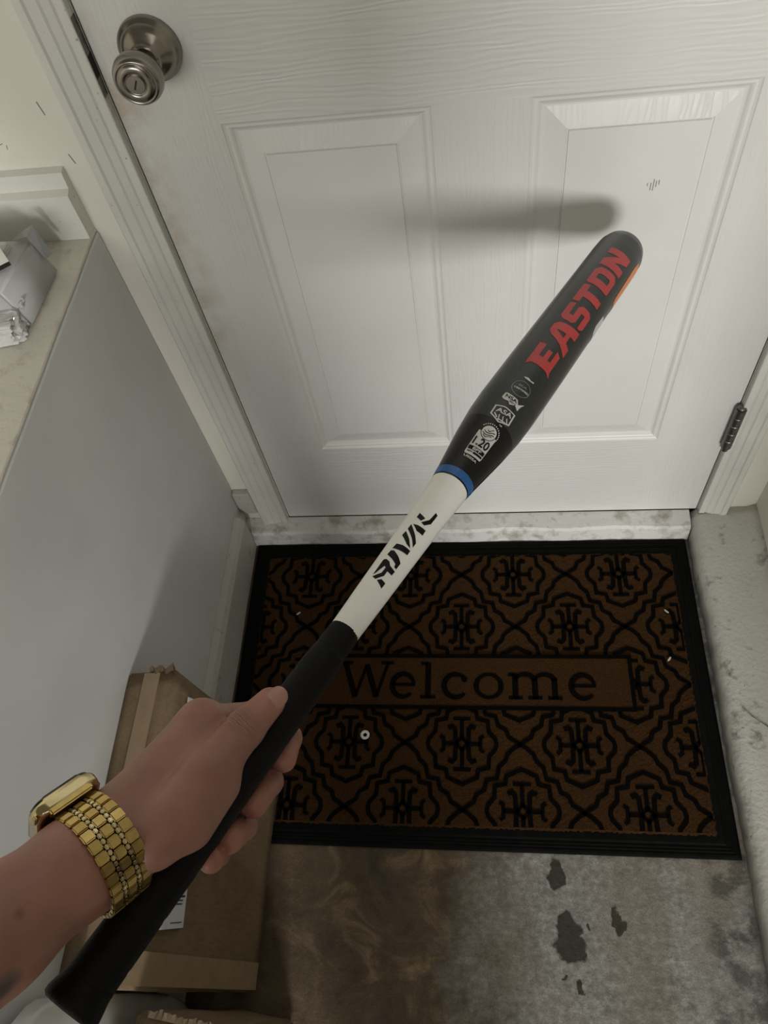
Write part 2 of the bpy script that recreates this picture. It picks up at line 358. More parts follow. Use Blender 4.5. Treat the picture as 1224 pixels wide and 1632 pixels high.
# door frame: jambs and casings
def casing(name, sgn, z0):
    bm = bmesh.new(); pr = [(.4095, -.0006), (.4095, -.0118), (.4105, -.0128), (.4195, -.0130), (.4215, -.0105), (.4235, -.0125), (.432, -.0145), (.4345, -.0165), (.4365, -.0145), (.447, -.0165), (.4495, -.019), (.4575, -.019), (.4605, -.016), (.4605, -.0006)]
    A_ = [bm.verts.new((sgn*x, y, z0)) for x, y in pr]; B_ = [bm.verts.new((sgn*x, y, 2.13)) for x, y in pr]
    for k in range(len(pr)): bm.faces.new((A_[k], A_[(k+1) % len(pr)], B_[(k+1) % len(pr)], B_[k]))
    bm.faces.new(A_); bm.faces.new(B_[::-1]); bmesh.ops.recalc_face_normals(bm, faces=bm.faces[:])
    return struct(from_bm(name, bm, M['trim']))
tl = casing('trim_2', -1, H-.001); tr = casing('trim_3', 1, H+.005)
struct(box('trim_4', -.4605, .4605, -.019, -.0006, 2.131, 2.19, M['trim'], bev=.003))
bm = bmesh.new(); bm_box(bm, -DW-.0165, -DW-.0018, .0, .11, H, 2.10); bm_box(bm, -DW-.0018, -DW+.01, .046, .11, H, 2.10)
jl = struct(from_bm('trim_5', bm, M['trim']))
bm = bmesh.new(); bm_box(bm, DW+.0022, DW+.0165, .0, .11, H, 2.10); bm_box(bm, DW-.01, DW+.0022, .046, .11, H, 2.10)
jr = struct(from_bm('trim_6', bm, M['trim']))
# worn wooden block where the low wall meets the casing
struct(box('trim_7', -.4985, -.463, -.014, -.0006, .085, .155, M['base'], bev=.002))
# strike plate in the left jamb
sp = box('strike_plate', -.4094, -.4088, -.0120, .0, .945, 1.028, M['steel'], jl, bev=.0003)
sh = box('latch_opening', -.4092, -.4086, -.0112, .0, .966, .990, M['dark'], jl)

# ---------------------------------------------------------------- door
def make_door():
    root = empty('door_1', (0, 0, H)); struct(root); tag(root, 'white six panel moulded door with brushed knob and embossed grain', None)
    px = [-DW, -.2945, -.0545, .0545, .2945, DW]; pz = [H+.002, .277, .899, 1.075, 1.66, 1.775, 1.975, 2.085]
    bm = bmesh.new(); mats = {'h': 0, 'v': 1, 'f': 2}
    def quad(vs, k):
        f = bm.faces.new([bm.verts.new(q) for q in vs]); f.material_index = mats[k]
    for i in range(5):
        for j in range(7):
            x0, x1, z0, z1 = px[i], px[i+1], pz[j], pz[j+1]
            if i in (1, 3) and j in (1, 3, 5):
                loops = [(0, 0), (.0015, .0016), (.004, .0030), (.007, .0030), (.009, .0042), (.0115, .0068), (.0145, .0080), (.0165, .0078), (.0405, .0018), (.0412, .0030), (.0424, .0030), (.0432, .0008)]
                if j == 5: loops = [(a_, b_) if a_ < .03 else (a_*.8, b_) for a_, b_ in loops]
                def rect(d, y): return [(x0+d, y, z0+d), (x1-d, y, z0+d), (x1-d, y, z1-d), (x0+d, y, z1-d)]
                for (d0, y0), (d1, y1) in zip(loops, loops[1:]):
                    a_, b_ = rect(d0, y0), rect(d1, y1); bev = d0 > .012 and d1 > .03
                    for k in range(4):
                        mk = 'v' if bev and k in (0, 2) else 'f'
                        quad([a_[k], a_[(k+1) % 4], b_[(k+1) % 4], b_[k]], mk)
                quad(rect(*loops[-1]), 'f')
            else:
                rail = j in (0, 2, 4, 6) and not (i in (0, 4))
                quad([(x0, 0, z0), (x1, 0, z0), (x1, 0, z1), (x0, 0, z1)], 'h' if rail else 'v')
    # edges and back
    x0, x1, z0, z1 = -DW, DW, pz[0], pz[-1]
    for q in ([(x0, 0, z0), (x0, 0, z1), (x0, .044, z1), (x0, .044, z0)], [(x1, 0, z0), (x1, .044, z0), (x1, .044, z1), (x1, 0, z1)],
              [(x0, 0, z1), (x1, 0, z1), (x1, .044, z1), (x0, .044, z1)], [(x0, 0, z0), (x0, .044, z0), (x1, .044, z0), (x1, 0, z0)],
              [(x0, .044, z0), (x0, .044, z1), (x1, .044, z1), (x1, .044, z0)]): quad(q, 'v')
    bmesh.ops.remove_doubles(bm, verts=bm.verts[:], dist=1e-5); bmesh.ops.recalc_face_normals(bm, faces=bm.faces[:])
    o = from_bm('door_slab', bm, None, root)
    for k in ('door_h', 'door_v', 'door_f'): o.data.materials.append(M[k])
    # knob set
    fr = ((-.3435, 0, .987), (0, -1, 0), (1, 0, 0), (0, 0, 1))
    v, f = lathe_mesh([(.0002, .0335), (.003, .0335), (.006, .0325), (.008, .0295), (.0095, .0285), (.012, .0275), (.016, .023), (.020, .017), (.023, .0145), (.0245, .0142)], 64, fr, True, True)
    ro = from_py('rosette', v, f, M['nickel'], root, True)
    v, f = lathe_mesh([(.0245, .0120), (.034, .0118), (.040, .013), (.044, .0175), (.047, .0220), (.051, .0248), (.056, .0258), (.061, .0252), (.065, .0236), (.0675, .0216), (.0682, .0200), (.0672, .0196), (.0672, .0191), (.0688, .0184), (.0696, .0146), (.0698, .0112), (.0688, .0108), (.0688, .0100)], 64, fr, True, True)
    kn = from_py('door_knob', v, f, M['nickel'], root, True)
    v, f = lathe_mesh([(.0689, .0098), (.0702, .0092), (.0704, .0)], 40, fr)
    cy = from_py('key_cylinder', v, f, M['nickel'], kn, False); cy.matrix_parent_inverse = kn.matrix_world.inverted()
    mt = Matrix.Translation((-.3435, -.0705, .987)) @ Matrix.Rotation(math.radians(-62), 4, 'Y')
    ks = box('keyhole', -.0048, .0048, -.0004, .0006, -.0008, .0008, M['dark'], None, mtx=mt); ks.parent = kn
    cy.parent = kn; cy.matrix_parent_inverse = Matrix.Identity(4)
    # latch bolt and face plate on the door edge
    box('latch_bolt', -DW-.0014, -DW+.001, .004, .020, .970, .991, M['steel'], root, bev=.0008)
    box('latch_plate', -DW-.0008, -DW+.001, .001, .026, .957, 1.010, M['steel'], root)
    for dx, dz, ln in ((-.006, .001, .004), (-.002, -.002, .010), (.001, .0, .015), (.004, .001, .008), (.007, .003, .006)):
        box('scuff_mark', .201+dx-.0004, .201+dx+.0005, .0003, .0012, .779+dz-ln/2, .779+dz+ln/2, M['scuff'], root)
    # hinges
    for zc in (.315, 1.10, 1.90):
        hx = DW+.0018; fr = ((hx, -.0098, zc), (0, 0, 1), (1, 0, 0), (0, 1, 0)); hz = .050
        v, f = lathe_mesh([(-hz, .0), (-hz, .0088), (-hz*.62, .0088), (-hz*.6, .0080), (-hz*.58, .0088), (-hz*.22, .0088), (-hz*.2, .0080), (-hz*.18, .0088), (hz*.18, .0088), (hz*.2, .0080), (hz*.22, .0088), (hz*.58, .0088), (hz*.6, .0080), (hz*.62, .0088), (hz, .0088), (hz, 0)], 20, fr)
        hg = from_py('hinge', v, f, M['steel'], root, False)
        v, f = lathe_mesh([(-hz-.010, .0), (-hz-.010, .0056), (-hz-.001, .0062), (-hz, .0062)], 16, fr)
        p1 = from_py('hinge_pin', v, f, M['steel']); p1.parent = hg
        v, f = lathe_mesh([(hz, .0060), (hz+.002, .0074), (hz+.005, .0062), (hz+.006, 0)], 16, fr)
        p2 = from_py('hinge_pin', v, f, M['steel']); p2.parent = hg
        lf = box('hinge_leaf', DW-.0022, DW-.0002, -.0060, -.0005, zc-hz, zc+hz, M['steel']); lf.parent = hg
        lf = box('hinge_leaf', DW+.0037, DW+.0125, -.0030, -.0003, zc-hz, zc+hz*.99, M['steel']); lf.parent = hg
    return root
door = make_door()

# ---------------------------------------------------------------- doormat
def ribbon(bm, pts, wd, z, h=.0008, closed=False):
    P = [Vector((p[0], p[1])) for p in pts]; n = len(P); Lq = []; Rq = []
    for i in range(n):
        if closed: a_, b_ = P[i-1], P[(i+1) % n]
        else: a_, b_ = P[max(i-1, 0)], P[min(i+1, n-1)]
        d1 = (P[i]-a_); d2 = (b_-P[i])
        d1 = d1.normalized() if d1.length > 1e-9 else d2.normalized(); d2 = d2.normalized() if d2.length > 1e-9 else d1
        nn = Vector((-(d1+d2).y, (d1+d2).x))
        if nn.length < 1e-6: nn = Vector((-d1.y, d1.x))
        nn.normalize(); k = 1/max(.55, nn.dot(Vector((-d1.y, d1.x))))
        ww = (wd[i] if isinstance(wd, (list, tuple)) else wd)*.5*k
        Lq.append(P[i]+nn*ww); Rq.append(P[i]-nn*ww)
    TL = [bm.verts.new((q.x, q.y, z+h)) for q in Lq]; TR = [bm.verts.new((q.x, q.y, z+h)) for q in Rq]
    BL = [bm.verts.new((q.x, q.y, z-.001)) for q in Lq]; BR = [bm.verts.new((q.x, q.y, z-.001)) for q in Rq]
    rng = range(n) if closed else range(n-1)
    for i in rng:
        j = (i+1) % n
        bm.faces.new((TR[i], TR[j], TL[j], TL[i])); bm.faces.new((TL[i], TL[j], BL[j], BL[i])); bm.faces.new((BR[i], BR[j], TR[j], TR[i]))
    if not closed:
        bm.faces.new((TL[0], BL[0], BR[0], TR[0])); bm.faces.new((TR[-1], BR[-1], BL[-1], TL[-1]))
MX0, MX1, MY0, MY1 = -.4785, .389, -.627, -.043
FX0, FX1, FY0, FY1 = -.448, .357, -.594, -.076
def make_mat():
    root = empty('doormat', (-.045, -.335, 0)); tag(root, 'brown coir doormat with black lattice pattern and the word Welcome', 'doormat')
    ZT = .0085; ZC = .0115
    bm = bmesh.new()
    prf = [(0, .0006), (0, .0030), (.003, .0052), (.0065, .0060), (.009, .0052), (.0115, .0064), (.014, .0056), (.0165, .0066), (.020, .0058), (.023, ZT), (.034, ZT)]
    for (d0, z0), (d1, z1) in zip(prf, prf[1:]):
        def rc(d, z): return [bm.verts.new(q) for q in ((MX0+d, MY0+d, z), (MX1-d, MY0+d, z), (MX1-d, MY1-d, z), (MX0+d, MY1-d, z))]
        a_, b_ = rc(d0, z0), rc(d1, z1)
        for k in range(4): bm.faces.new((a_[k], a_[(k+1) % 4], b_[(k+1) % 4], b_[k]))
    bm.faces.new([bm.verts.new(q) for q in ((MX0+.034, MY0+.034, ZT), (MX1-.034, MY0+.034, ZT), (MX1-.034, MY1-.034, ZT), (MX0+.034, MY1-.034, ZT))])
    bm.faces.new([bm.verts.new(q) for q in ((MX0, MY0, .0006), (MX0, MY1, .0006), (MX1, MY1, .0006), (MX1, MY0, .0006))])
    bmesh.ops.remove_doubles(bm, verts=bm.verts[:], dist=1e-6); bmesh.ops.recalc_face_normals(bm, faces=bm.faces[:])
    from_bm('rubber_border', bm, M['rubber'], root)
    # coir pile, slightly uneven
    nx, ny = 210, 135; v = []; f = []
    for j in range(ny):
        for i in range(nx):
            e = min(i, nx-1-i, j, ny-1-j)
            x = FX0+(FX1-FX0)*i/(nx-1); y = FY0+(FY1-FY0)*j/(ny-1)
            if e == 0: x += (random.random()-.5)*.004; y += (random.random()-.5)*.004
            v.append((x, y, ZT-.001 if e == 0 else ZC-.0009+random.random()*.0011))
    for j in range(ny-1):
        for i in range(nx-1): a_ = j*nx+i; f.append((a_, a_+1, a_+nx+1, a_+nx))
    tag(from_py('coir_pile', v, f, M['coir'], root, False), kind='stuff')
    # lattice and medallions
    bm = bmesh.new(); CX, CY = .101, .1107; W_ = .0072
    side = [(0, -1), (.08, -.945), (.19, -.885), (.24, -.77), (.37, -.70), (.41, -.555), (.585, -.52), (.625, -.35), (.74, -.25), (.78, -.15), (.90, -.05), (1, 0)]
    med = [(0, .62), (.25, .52), (.275, .40), (.45, .365), (.465, .19), (.575, .08), (.595, 0)]
    def sym(pts):
        q1 = list(pts); q2 = [(x, -y) for x, y in pts[::-1]][1:]; r = q1+q2
        return r+[(-x, y) for x, y in r[::-1]][1:-1]
    box_ = (-.352, .252, -.3905, -.2925)
    for row in range(-1, 6):
        cy = -.1225-row*CY
        for c in range(-4, 4):
            cx = .0503+c*.2018-(.1009 if row % 2 else 0)
            for sx in (1, -1):
                ribbon(bm, [(cx+sx*(1-abs(x))*CX*1.0 if False else cx+sx*x*CX, cy+(y)*CY) for x, y in side], W_, ZC)
            ribbon(bm, [(cx+x*CX, cy+y*CY) for x, y in sym(med)], W_, ZC, closed=True)
            # flower: cross bars with serifs, hooks
            for sg in (1, -1):
                ribbon(bm, [(cx, cy+sg*.05*CY), (cx, cy+sg*.39*CY)], W_, ZC); ribbon(bm, [(cx-.15*CX, cy+sg*.40*CY), (cx+.15*CX, cy+sg*.40*CY)], W_*.85, ZC)
                ribbon(bm, [(cx+sg*.06*CX, cy), (cx+sg*.31*CX, cy)], W_, ZC)
                ribbon(bm, [(cx+sg*.38*CX, cy+.13*CY), (cx+sg*.32*CX, cy+.09*CY), (cx+sg*.32*CX, cy-.09*CY), (cx+sg*.38*CX, cy-.13*CY)], W_*.85, ZC)
            for sx in (1, -1):
                for sy in (1, -1):
                    ribbon(bm, [(cx+sx*x*CX, cy+sy*y*CY) for x, y in ((.24, .25), (.17, .28), (.12, .23), (.11, .03))], W_*1.1, ZC)
            ribbon(bm, [(cx+.10*CX, cy), (cx, cy+.10*CY), (cx-.10*CX, cy), (cx, cy-.10*CY)], W_*.8, ZC, closed=True)
    def cut(co, no):
        bmesh.ops.bisect_plane(bm, geom=bm.verts[:]+bm.edges[:]+bm.faces[:], plane_co=co, plane_no=no, clear_outer=True)
    cut((FX1-.004, 0, 0), (1, 0, 0)); cut((FX0+.004, 0, 0), (-1, 0, 0)); cut((0, FY1-.004, 0), (0, 1, 0)); cut((0, FY0+.004, 0), (0, -1, 0))
    from_bm('lattice_pattern', bm, M['patt'], root)
    # welcome panel
    x0, x1, y0, y1 = box_; Z2 = ZC+.0016
    nx, ny = 150, 26; v = []; f = []
    for j in range(ny):
        for i in range(nx):
            e = min(i, nx-1-i, j, ny-1-j)
            v.append((x0+(x1-x0)*i/(nx-1), y0+(y1-y0)*j/(ny-1), ZC-.001 if e == 0 else Z2-.0006+random.random()*.0006))
    for j in range(ny-1):
        for i in range(nx-1): a_ = j*nx+i; f.append((a_, a_+1, a_+nx+1, a_+nx))
    from_py('welcome_panel', v, f, M['coir'], root)
    bm = bmesh.new(); ribbon(bm, [(x0, y0), (x1, y0), (x1, y1), (x0, y1)], .0068, Z2, closed=True); from_bm('panel_outline', bm, M['patt'], root)
    # lettering
    B = -.3735; XH = .0475; CH = .067
    def arc(cx, cy, rx, ry, a0, a1, n=18): return [(cx+rx*math.cos(math.radians(a0+(a1-a0)*i/n)), cy+ry*math.sin(math.radians(a0+(a1-a0)*i/n))) for i in range(n+1)]
    def letter(strokes):
        bm = bmesh.new()
        for pts, wd in strokes: ribbon(bm, pts, wd, Z2, .0006)
        from_bm('letter', bm, M['patt'], root)
    th, tn = .0104, .0060
    def wvar(n, a_, b_): return [a_+(b_-a_)*math.sin(math.pi*i/n) for i in range(n+1)]
    def glyph_e(x, w_):
        cx = x+w_/2; cy = B+XH/2; rx = w_/2-.0035; ry = XH/2-.002
        letter([(arc(cx, cy, rx, ry, 8, 318, 26), [tn+(th-tn)*max(0, math.sin(math.pi*(i/26)**1.0)) for i in range(27)]), ([(cx-rx, cy+.0015), (cx+rx+.002, cy+.0015)], tn)])
    # W
    x = -.281; w_ = .104
    letter([([(x+.012, B+CH), (x+.034, B+.001)], th), ([(x+.034, B+.001), (x+.053, B+CH-.004)], tn), ([(x+.053, B+CH-.004), (x+.073, B+.001)], th), ([(x+.073, B+.001), (x+.093, B+CH)], tn),
            ([(x, B+CH), (x+.026, B+CH)], tn), ([(x+.080, B+CH), (x+.104, B+CH)], tn)])
    glyph_e(-.182, .047)
    letter([([(-.1125, B), (-.1125, B+CH+.001)], th), ([(-.126, B+CH-.001), (-.1125, B+CH-.001)], tn), ([(-.1265, B+.0022), (-.0985, B+.0022)], tn)])
    cx, cy = -.0615, B+XH/2
    letter([(arc(cx, cy, .0215, XH/2-.002, 48, 318, 24), wvar(24, tn, th)), (arc(cx+.0155, cy+.0125, .0035, .0035, 0, 360, 10), .005)])
    cx = -.002
    letter([(arc(cx, cy, .0225, XH/2-.002, 0, 180, 16), [th-(th-tn)*math.sin(math.pi*i/16) for i in range(17)]), (arc(cx, cy, .0225, XH/2-.002, 180, 360, 16), [th-(th-tn)*math.sin(math.pi*i/16) for i in range(17)])])
    x = .034; st = [x+.012, x+.047, x+.082]
    letter([([(q, B), (q, B+XH-.008 if k else B+XH)], th) for k, q in enumerate(st)]+[([(q-.0125, B+.0022), (q+.0125, B+.0022)], tn) for q in st]+[([(st[0]-.0125, B+XH-.002), (st[0], B+XH-.002)], tn)]
           +[(arc((st[k]+st[k+1])/2, B+XH-.014, .0175, .0125, 170, 0, 12), [tn+(th-tn)*i/12 for i in range(13)]) for k in range(2)])
    glyph_e(.142, .048)
    return root
make_mat()
# plastic washer lying on the mat
fr = ((-.2235, -.4425, .0132), (0, 0, 1), (1, 0, 0), (0, 1, 0))
v, f = lathe_mesh([(0, .0034), (0, .0078), (.0008, .0084), (.0020, .0080), (.0024, .0062), (.0020, .0038), (.0008, .0034), (0, .0034)], 28, fr)
tag(from_py('washer', v, f, M['washer'], None, True), 'small white ring washer lying on the brown doormat', 'washer')

for (x, y, a_, ln, lb) in ((.322, -.297, .9, .011, 'small grey paint flake at the right border of the doormat beside the Welcome panel'), (.330, -.203, -.8, .010, 'small pale paint flake near the back right corner of the doormat'), (-.372, -.205, .6, .010, 'small pale paint flake on the left side of the doormat')):
    bm = bmesh.new(); n_ = 8
    top = [bm.verts.new((x+ln*(math.cos(a_)*.5*math.cos(2*math.pi*i/n_)-math.sin(a_)*.17*math.sin(2*math.pi*i/n_)), y+ln*(math.sin(a_)*.5*math.cos(2*math.pi*i/n_)+math.cos(a_)*.17*math.sin(2*math.pi*i/n_)), .0144+.0010*math.sin(i*2.0))) for i in range(n_)]
    bot = [bm.verts.new((q.co.x, q.co.y, .0134)) for q in top]; bm.faces.new(top); bm.faces.new(bot[::-1])
    for i in range(n_): bm.faces.new((bot[i], bot[(i+1) % n_], top[(i+1) % n_], top[i]))
    tag(from_bm('paint_flake', bm, M['base']), lb, 'paint flake', 'paint flakes on the doormat')
bm = bmesh.new(); tube(bm, [(.418, -.395, .0525), (.432, -.412, .0530), (.452, -.428, .0535), (.472, -.452, .0545)], .0007, 5)
tag(from_bm('dry_grass_stem', bm, M['ink']), 'thin dark grass stem lying on the concrete curb right of the doormat', 'grass stem')
# ---------------------------------------------------------------- cardboard boxes
def carton(name, label, dims, mtx, loc):
    """dims: x thickness, y width, z height; local origin bottom outer corner"""
    root = empty(name, loc); tag(root, label, 'box', 'cardboard boxes by the low wall')
    tx, wy, hz = dims
    bm = bmesh.new(); nx, ny, nz = 5, 16, 16
    def wob(p):
        x, y, z = p; k = .0022
        return Vector((x+k*math.sin(y*23+z*11), y+k*.7*math.sin(z*19+x*40), z+k*math.sin(y*17+1)))
    def sheet(o_, u, v_, nu, nv):
        g = [[bm.verts.new(wob(o_+u*(i/nu)+v_*(j/nv))) for i in range(nu+1)] for j in range(nv+1)]
        for j in range(nv):
            for i in range(nu): bm.faces.new((g[j][i], g[j][i+1], g[j+1][i+1], g[j+1][i]))
    V = Vector; X, Y, Z = V((tx, 0, 0)), V((0, wy, 0)), V((0, 0, hz)); O = V((-tx, 0, 0))
    for o_, u, v_, a_, b_ in ((O, Y, X, ny, nx), (O+Z, X, Y, nx, ny), (O, X, Z, nx, nz), (O+Y, Z, X, nz, nx), (O, Z, Y, nz, ny), (O+X, Y, Z, ny, nz)): sheet(o_, u, v_, a_, b_)
    bmesh.ops.remove_doubles(bm, verts=bm.verts[:], dist=1e-4); bmesh.ops.recalc_face_normals(bm, faces=bm.faces[:])
    ed = [e for e in bm.edges if len(e.link_faces) == 2 and e.calc_face_angle(0) > .8]
    bmesh.ops.bevel(bm, geom=ed, offset=.004, segments=2, affect='EDGES')
    bmesh.ops.transform(bm, matrix=mtx, verts=bm.verts[:]); b = from_bm('carton_body', bm, M['card'], None, True); b.parent = root
    for e in b.data.polygons: e.use_smooth = True
    return root, b
def sub(o, root): o.parent = root; return o
# tall flat carton leaning on the low wall
TX, WY, HZ = .076, .374, .388
lean = Matrix.Rotation(math.radians(-9.2), 4, 'Y')
b1, b1b = carton('cardboard_box', 'brown cardboard box leaning upright against grey wall behind the hand, white label', (TX, WY, HZ), lean, (-.366, -.843, .0285))
def bx(name, x0, x1, y0, y1, z0, z1, m, root, mtx, bev=0): return sub(box(name, x0, x1, y0, y1, z0, z1, m, None, bev, 2, mtx), root)
bx('tape', .0005, .0022, .004, .040, .004, HZ-.004, M['tape'], b1, lean)
bx('tape', -TX*.62, -TX*.30, .004, WY-.004, HZ+.0006, HZ+.0026, M['tape'], b1, lean)
lean2 = lean @ Matrix.Translation((0, .209, .304)) @ Matrix.Rotation(math.radians(6.5), 4, 'X') @ Matrix.Translation((0, -.209, -.304))
sl = bx('shipping_label', .0018, .0034, .066, .352, .275, .333, M['paper'], b1, lean2)
k = 0
for yy in np.arange(.072, .29, .0042):
    if random.random() < .75:
        h0 = .279+random.random()*.006; h1 = h0+.012+random.random()*.026
        q = box('printed_line', .0035, .0038, yy, yy+.0011+random.random()*.0016, h0, min(.329, h1), M['ink'], None, 0, 2, lean2); q.parent = sl; q.matrix_parent_inverse = Matrix.Identity(4); k += 1
q = box('printed_mark', .0035, .0038, .338, .348, .281, .291, M['ink'], None, 0, 2, lean2); q.parent = sl
# torn flap corner at the back top
bm = bmesh.new(); pts = []
for i in range(9):
    y = WY-.006+.004*math.sin(i*2.1); x = -.040+i*.0052
    pts.append((bm.verts.new((x, y, HZ)), bm.verts.new((x+.001, y+.006+.006*random.random(), HZ+.006+.004*random.random()))))
for a_, b_ in zip(pts, pts[1:]): bm.faces.new((a_[0], b_[0], b_[1], a_[1]))
bmesh.ops.solidify(bm, geom=bm.faces[:], thickness=.002); bmesh.ops.transform(bm, matrix=lean, verts=bm.verts[:]); sub(from_bm('torn_flap', bm, M['card']), b1)
rot2 = Matrix.Rotation(math.radians(-7), 4, 'Z')
b2, b2b = carton('cardboard_box', 'brown cardboard box with torn top edge beneath the bat handle, nearest the viewer', (.098, .30, .375), rot2, (-.345, -1.172, .0030))
bm = bmesh.new(); pts = []
for i in range(26):
    x = -.085+i*.0034; pts.append((bm.verts.new((x, .296, .3775)), bm.verts.new((x, .302+.005*random.random(), .379+.007*random.random()))))
for a_, b_ in zip(pts, pts[1:]): bm.faces.new((a_[0], b_[0], b_[1], a_[1]))
bmesh.ops.solidify(bm, geom=bm.faces[:], thickness=.0018); bmesh.ops.transform(bm, matrix=rot2, verts=bm.verts[:]); sub(from_bm('torn_flap', bm, M['card']), b2)
bx('tape', -.065, -.035, .01, .29, .3752, .3775, M['tape'], b2, rot2)
# white bag between the wall and the near box
def blob(name, c, r, m, amp=.12, fr_=9, n=(40, 24), power=.6):
    v = []; f = []; nu, nv = n
    for j in range(nv+1):
        t = math.pi*j/nv
        for i in range(nu):
            p = 2*math.pi*i/nu
            def se(x): return math.copysign(abs(x)**power, x)
            d = Vector((se(math.sin(t))*se(math.cos(p)), se(math.sin(t))*se(math.sin(p)), se(math.cos(t))))
            k = 1+amp*.5*math.sin(d.x*fr_+d.y*fr_*1.7)*math.sin(d.z*fr_*1.3+2)
            v.append((c[0]+r[0]*d.x*k, c[1]+r[1]*d.y*k, c[2]+r[2]*d.z*(k if d.z > -.4 else 1)))
    for j in range(nv):
        for i in range(nu): f.append((j*nu+i, (j+1)*nu+i, (j+1)*nu+(i+1) % nu, j*nu+(i+1) % nu))
    return from_py(name, v, f, m, None, True)
tag(blob('plastic_bag', (-.4745, -.985, .272), (.0215, .137, .268), M['bag'], .05, power=.45), 'smooth white bag at the lower left, between forearm and bat end', 'bag')

# ---------------------------------------------------------------- wrapped parcel on the ledge
pk = empty('parcel', (-.60, -.12, .7755)); tag(pk, 'white parcel in crinkled clear plastic lying on the scuffed ledge', 'parcel')
bm = bmesh.new()
pv = [(-.70, -.186), (-.531, -.182), (-.526, -.082), (-.70, -.076)]
lo_ = [bm.verts.new((x, y, .7765)) for x, y in pv]; hi_ = [bm.verts.new((x-.012*(x > -.6), y, .826+.006*(y < -.1))) for x, y in pv]
bm.faces.new(lo_[::-1]); bm.faces.new(hi_)
for k in range(4): bm.faces.new((lo_[k], lo_[(k+1) % 4], hi_[(k+1) % 4], hi_[k]))
bmesh.ops.bevel(bm, geom=bm.edges[:], offset=.004, segments=3, affect='EDGES'); from_bm('carton_body', bm, M['parcel'], pk, True)
def crinkle(name, x0, x1, y0, y1, z0, z1, amp, n):
    bm = bmesh.new(); bm_box(bm, x0, x1, y0, y1, z0, z1); bmesh.ops.subdivide_edges(bm, edges=bm.edges[:], cuts=n, use_grid_fill=True)
    rnd = random.Random(3)
    for q in bm.verts:
        c = q.co; s_ = math.sin(c.x*190+c.y*90)*math.sin(c.y*240-c.z*120+1)+.6*math.sin(c.z*330+c.x*150)
        d = (c-Vector(((x0+x1)/2, (y0+y1)/2, (z0+z1)/2))); d.normalize(); q.co = c+d*amp*(s_*.6+rnd.random()*.9)
        if q.co.z < .7765: q.co.z = .7765
    return from_bm(name, bm, M['plastic'], pk, False)
crinkle('plastic_wrap', -.66, -.541, -.208, -.165, .7775, .806, .006, 12)
crinkle('plastic_wrap', -.66, -.560, -.165, -.100, .8260, .836, .003, 10)
bm = bmesh.new()
A_ = [bm.verts.new(q) for q in ((-.552, -.076, .831), (-.5345, -.073, .838), (-.5255, -.079, .800))]; B_ = [bm.verts.new(q) for q in ((-.556, -.092, .833), (-.5395, -.088, .833), (-.5292, -.092, .803))]
for k in range(2): bm.faces.new((A_[k], A_[k+1], B_[k+1], B_[k]))
bmesh.ops.solidify(bm, geom=bm.faces[:], thickness=.0008); from_bm('plastic_flap', bm, M['parcel'], pk)
mt = Matrix.Translation((-.578, -.140, .842)) @ Matrix.Rotation(math.radians(38), 4, 'Z') @ Matrix.Rotation(math.radians(12), 4, 'X')
tg = box('paper_tag', -.03, .030, -.020, .020, 0, .0012, M['whitetag'], None, 0, 2, mt); place(tg, pk)
q = box('black_edge', -.03, .030, -.0235, -.020, -.002, .0010, M['dark'], None, 0, 2, mt); q.parent = tg

# ---------------------------------------------------------------- bat
PROF = [(0, 0), (0.001, 0.012), (0.004, 0.02), (0.01, 0.0252), (0.02, 0.0274), (0.04, 0.028), (0.27, 0.0285), (0.33, 0.0283), (0.355, 0.0273), (0.385, 0.0245), (0.417, 0.0203), (0.443, 0.0168), (0.485, 0.0146), (0.53, 0.0133), (0.57, 0.0123), (0.607, 0.0112), (0.609, 0.0118), (0.628, 0.012), (0.64, 0.013), (0.7, 0.0132), (0.83, 0.014), (0.86, 0.0143), (0.868, 0.017), (0.873, 0.0205), (0.878, 0.0215)]
_S = [q[0] for q in PROF]; _R = [q[1] for q in PROF]
def rad(s): return float(np.interp(s, _S, _R))
bat = empty('softball_bat', tuple(BAT_K)); tag(bat, 'black and white softball bat with red lettering held by the hand', 'bat')
FRB = (tuple(BAT_T), tuple(BAT_A), tuple(BAT_E1), tuple(BAT_E2))
def seg(name, s0, s1, m, n=14, dr=0.0, caps=(False, False), jag=False):
    ss = sorted(set([s0, s1]+[q for q in _S if s0 < q < s1]+list(np.linspace(s0, s1, n))))
    v, f = lathe_mesh([(s, max(rad(s)+dr, 0.0)) for s in ss], 72, FRB, caps[0], caps[1])
    if jag:
        for k in range(72):
            i = (len(ss)-1)*72+k; v[i] = v[i]+BAT_A*(.0028*max(0, math.sin(k*2.3))*(1 if 50 <= k <= 66 else .08))
    return from_py(name, v, f, m, bat, True)
seg('end_cap', 0.0, .012, M['barrel'], 10)
brl = seg('barrel', .012, .372, M['barrel'], 60)
seg('taper', .372, .4345, M['taper'], 20)
seg('color_ring', .4345, .4425, M['blue'], 6, .0003)
seg('shoulder_line', .4425, .4440, M['taper'], 3, .0001)
slv = seg('white_sleeve', .4440, .607, M['sleeve'], 40, .0001, jag=True)
seg('grip_collar', .6065, .628, M['grip'], 6, -.0001)
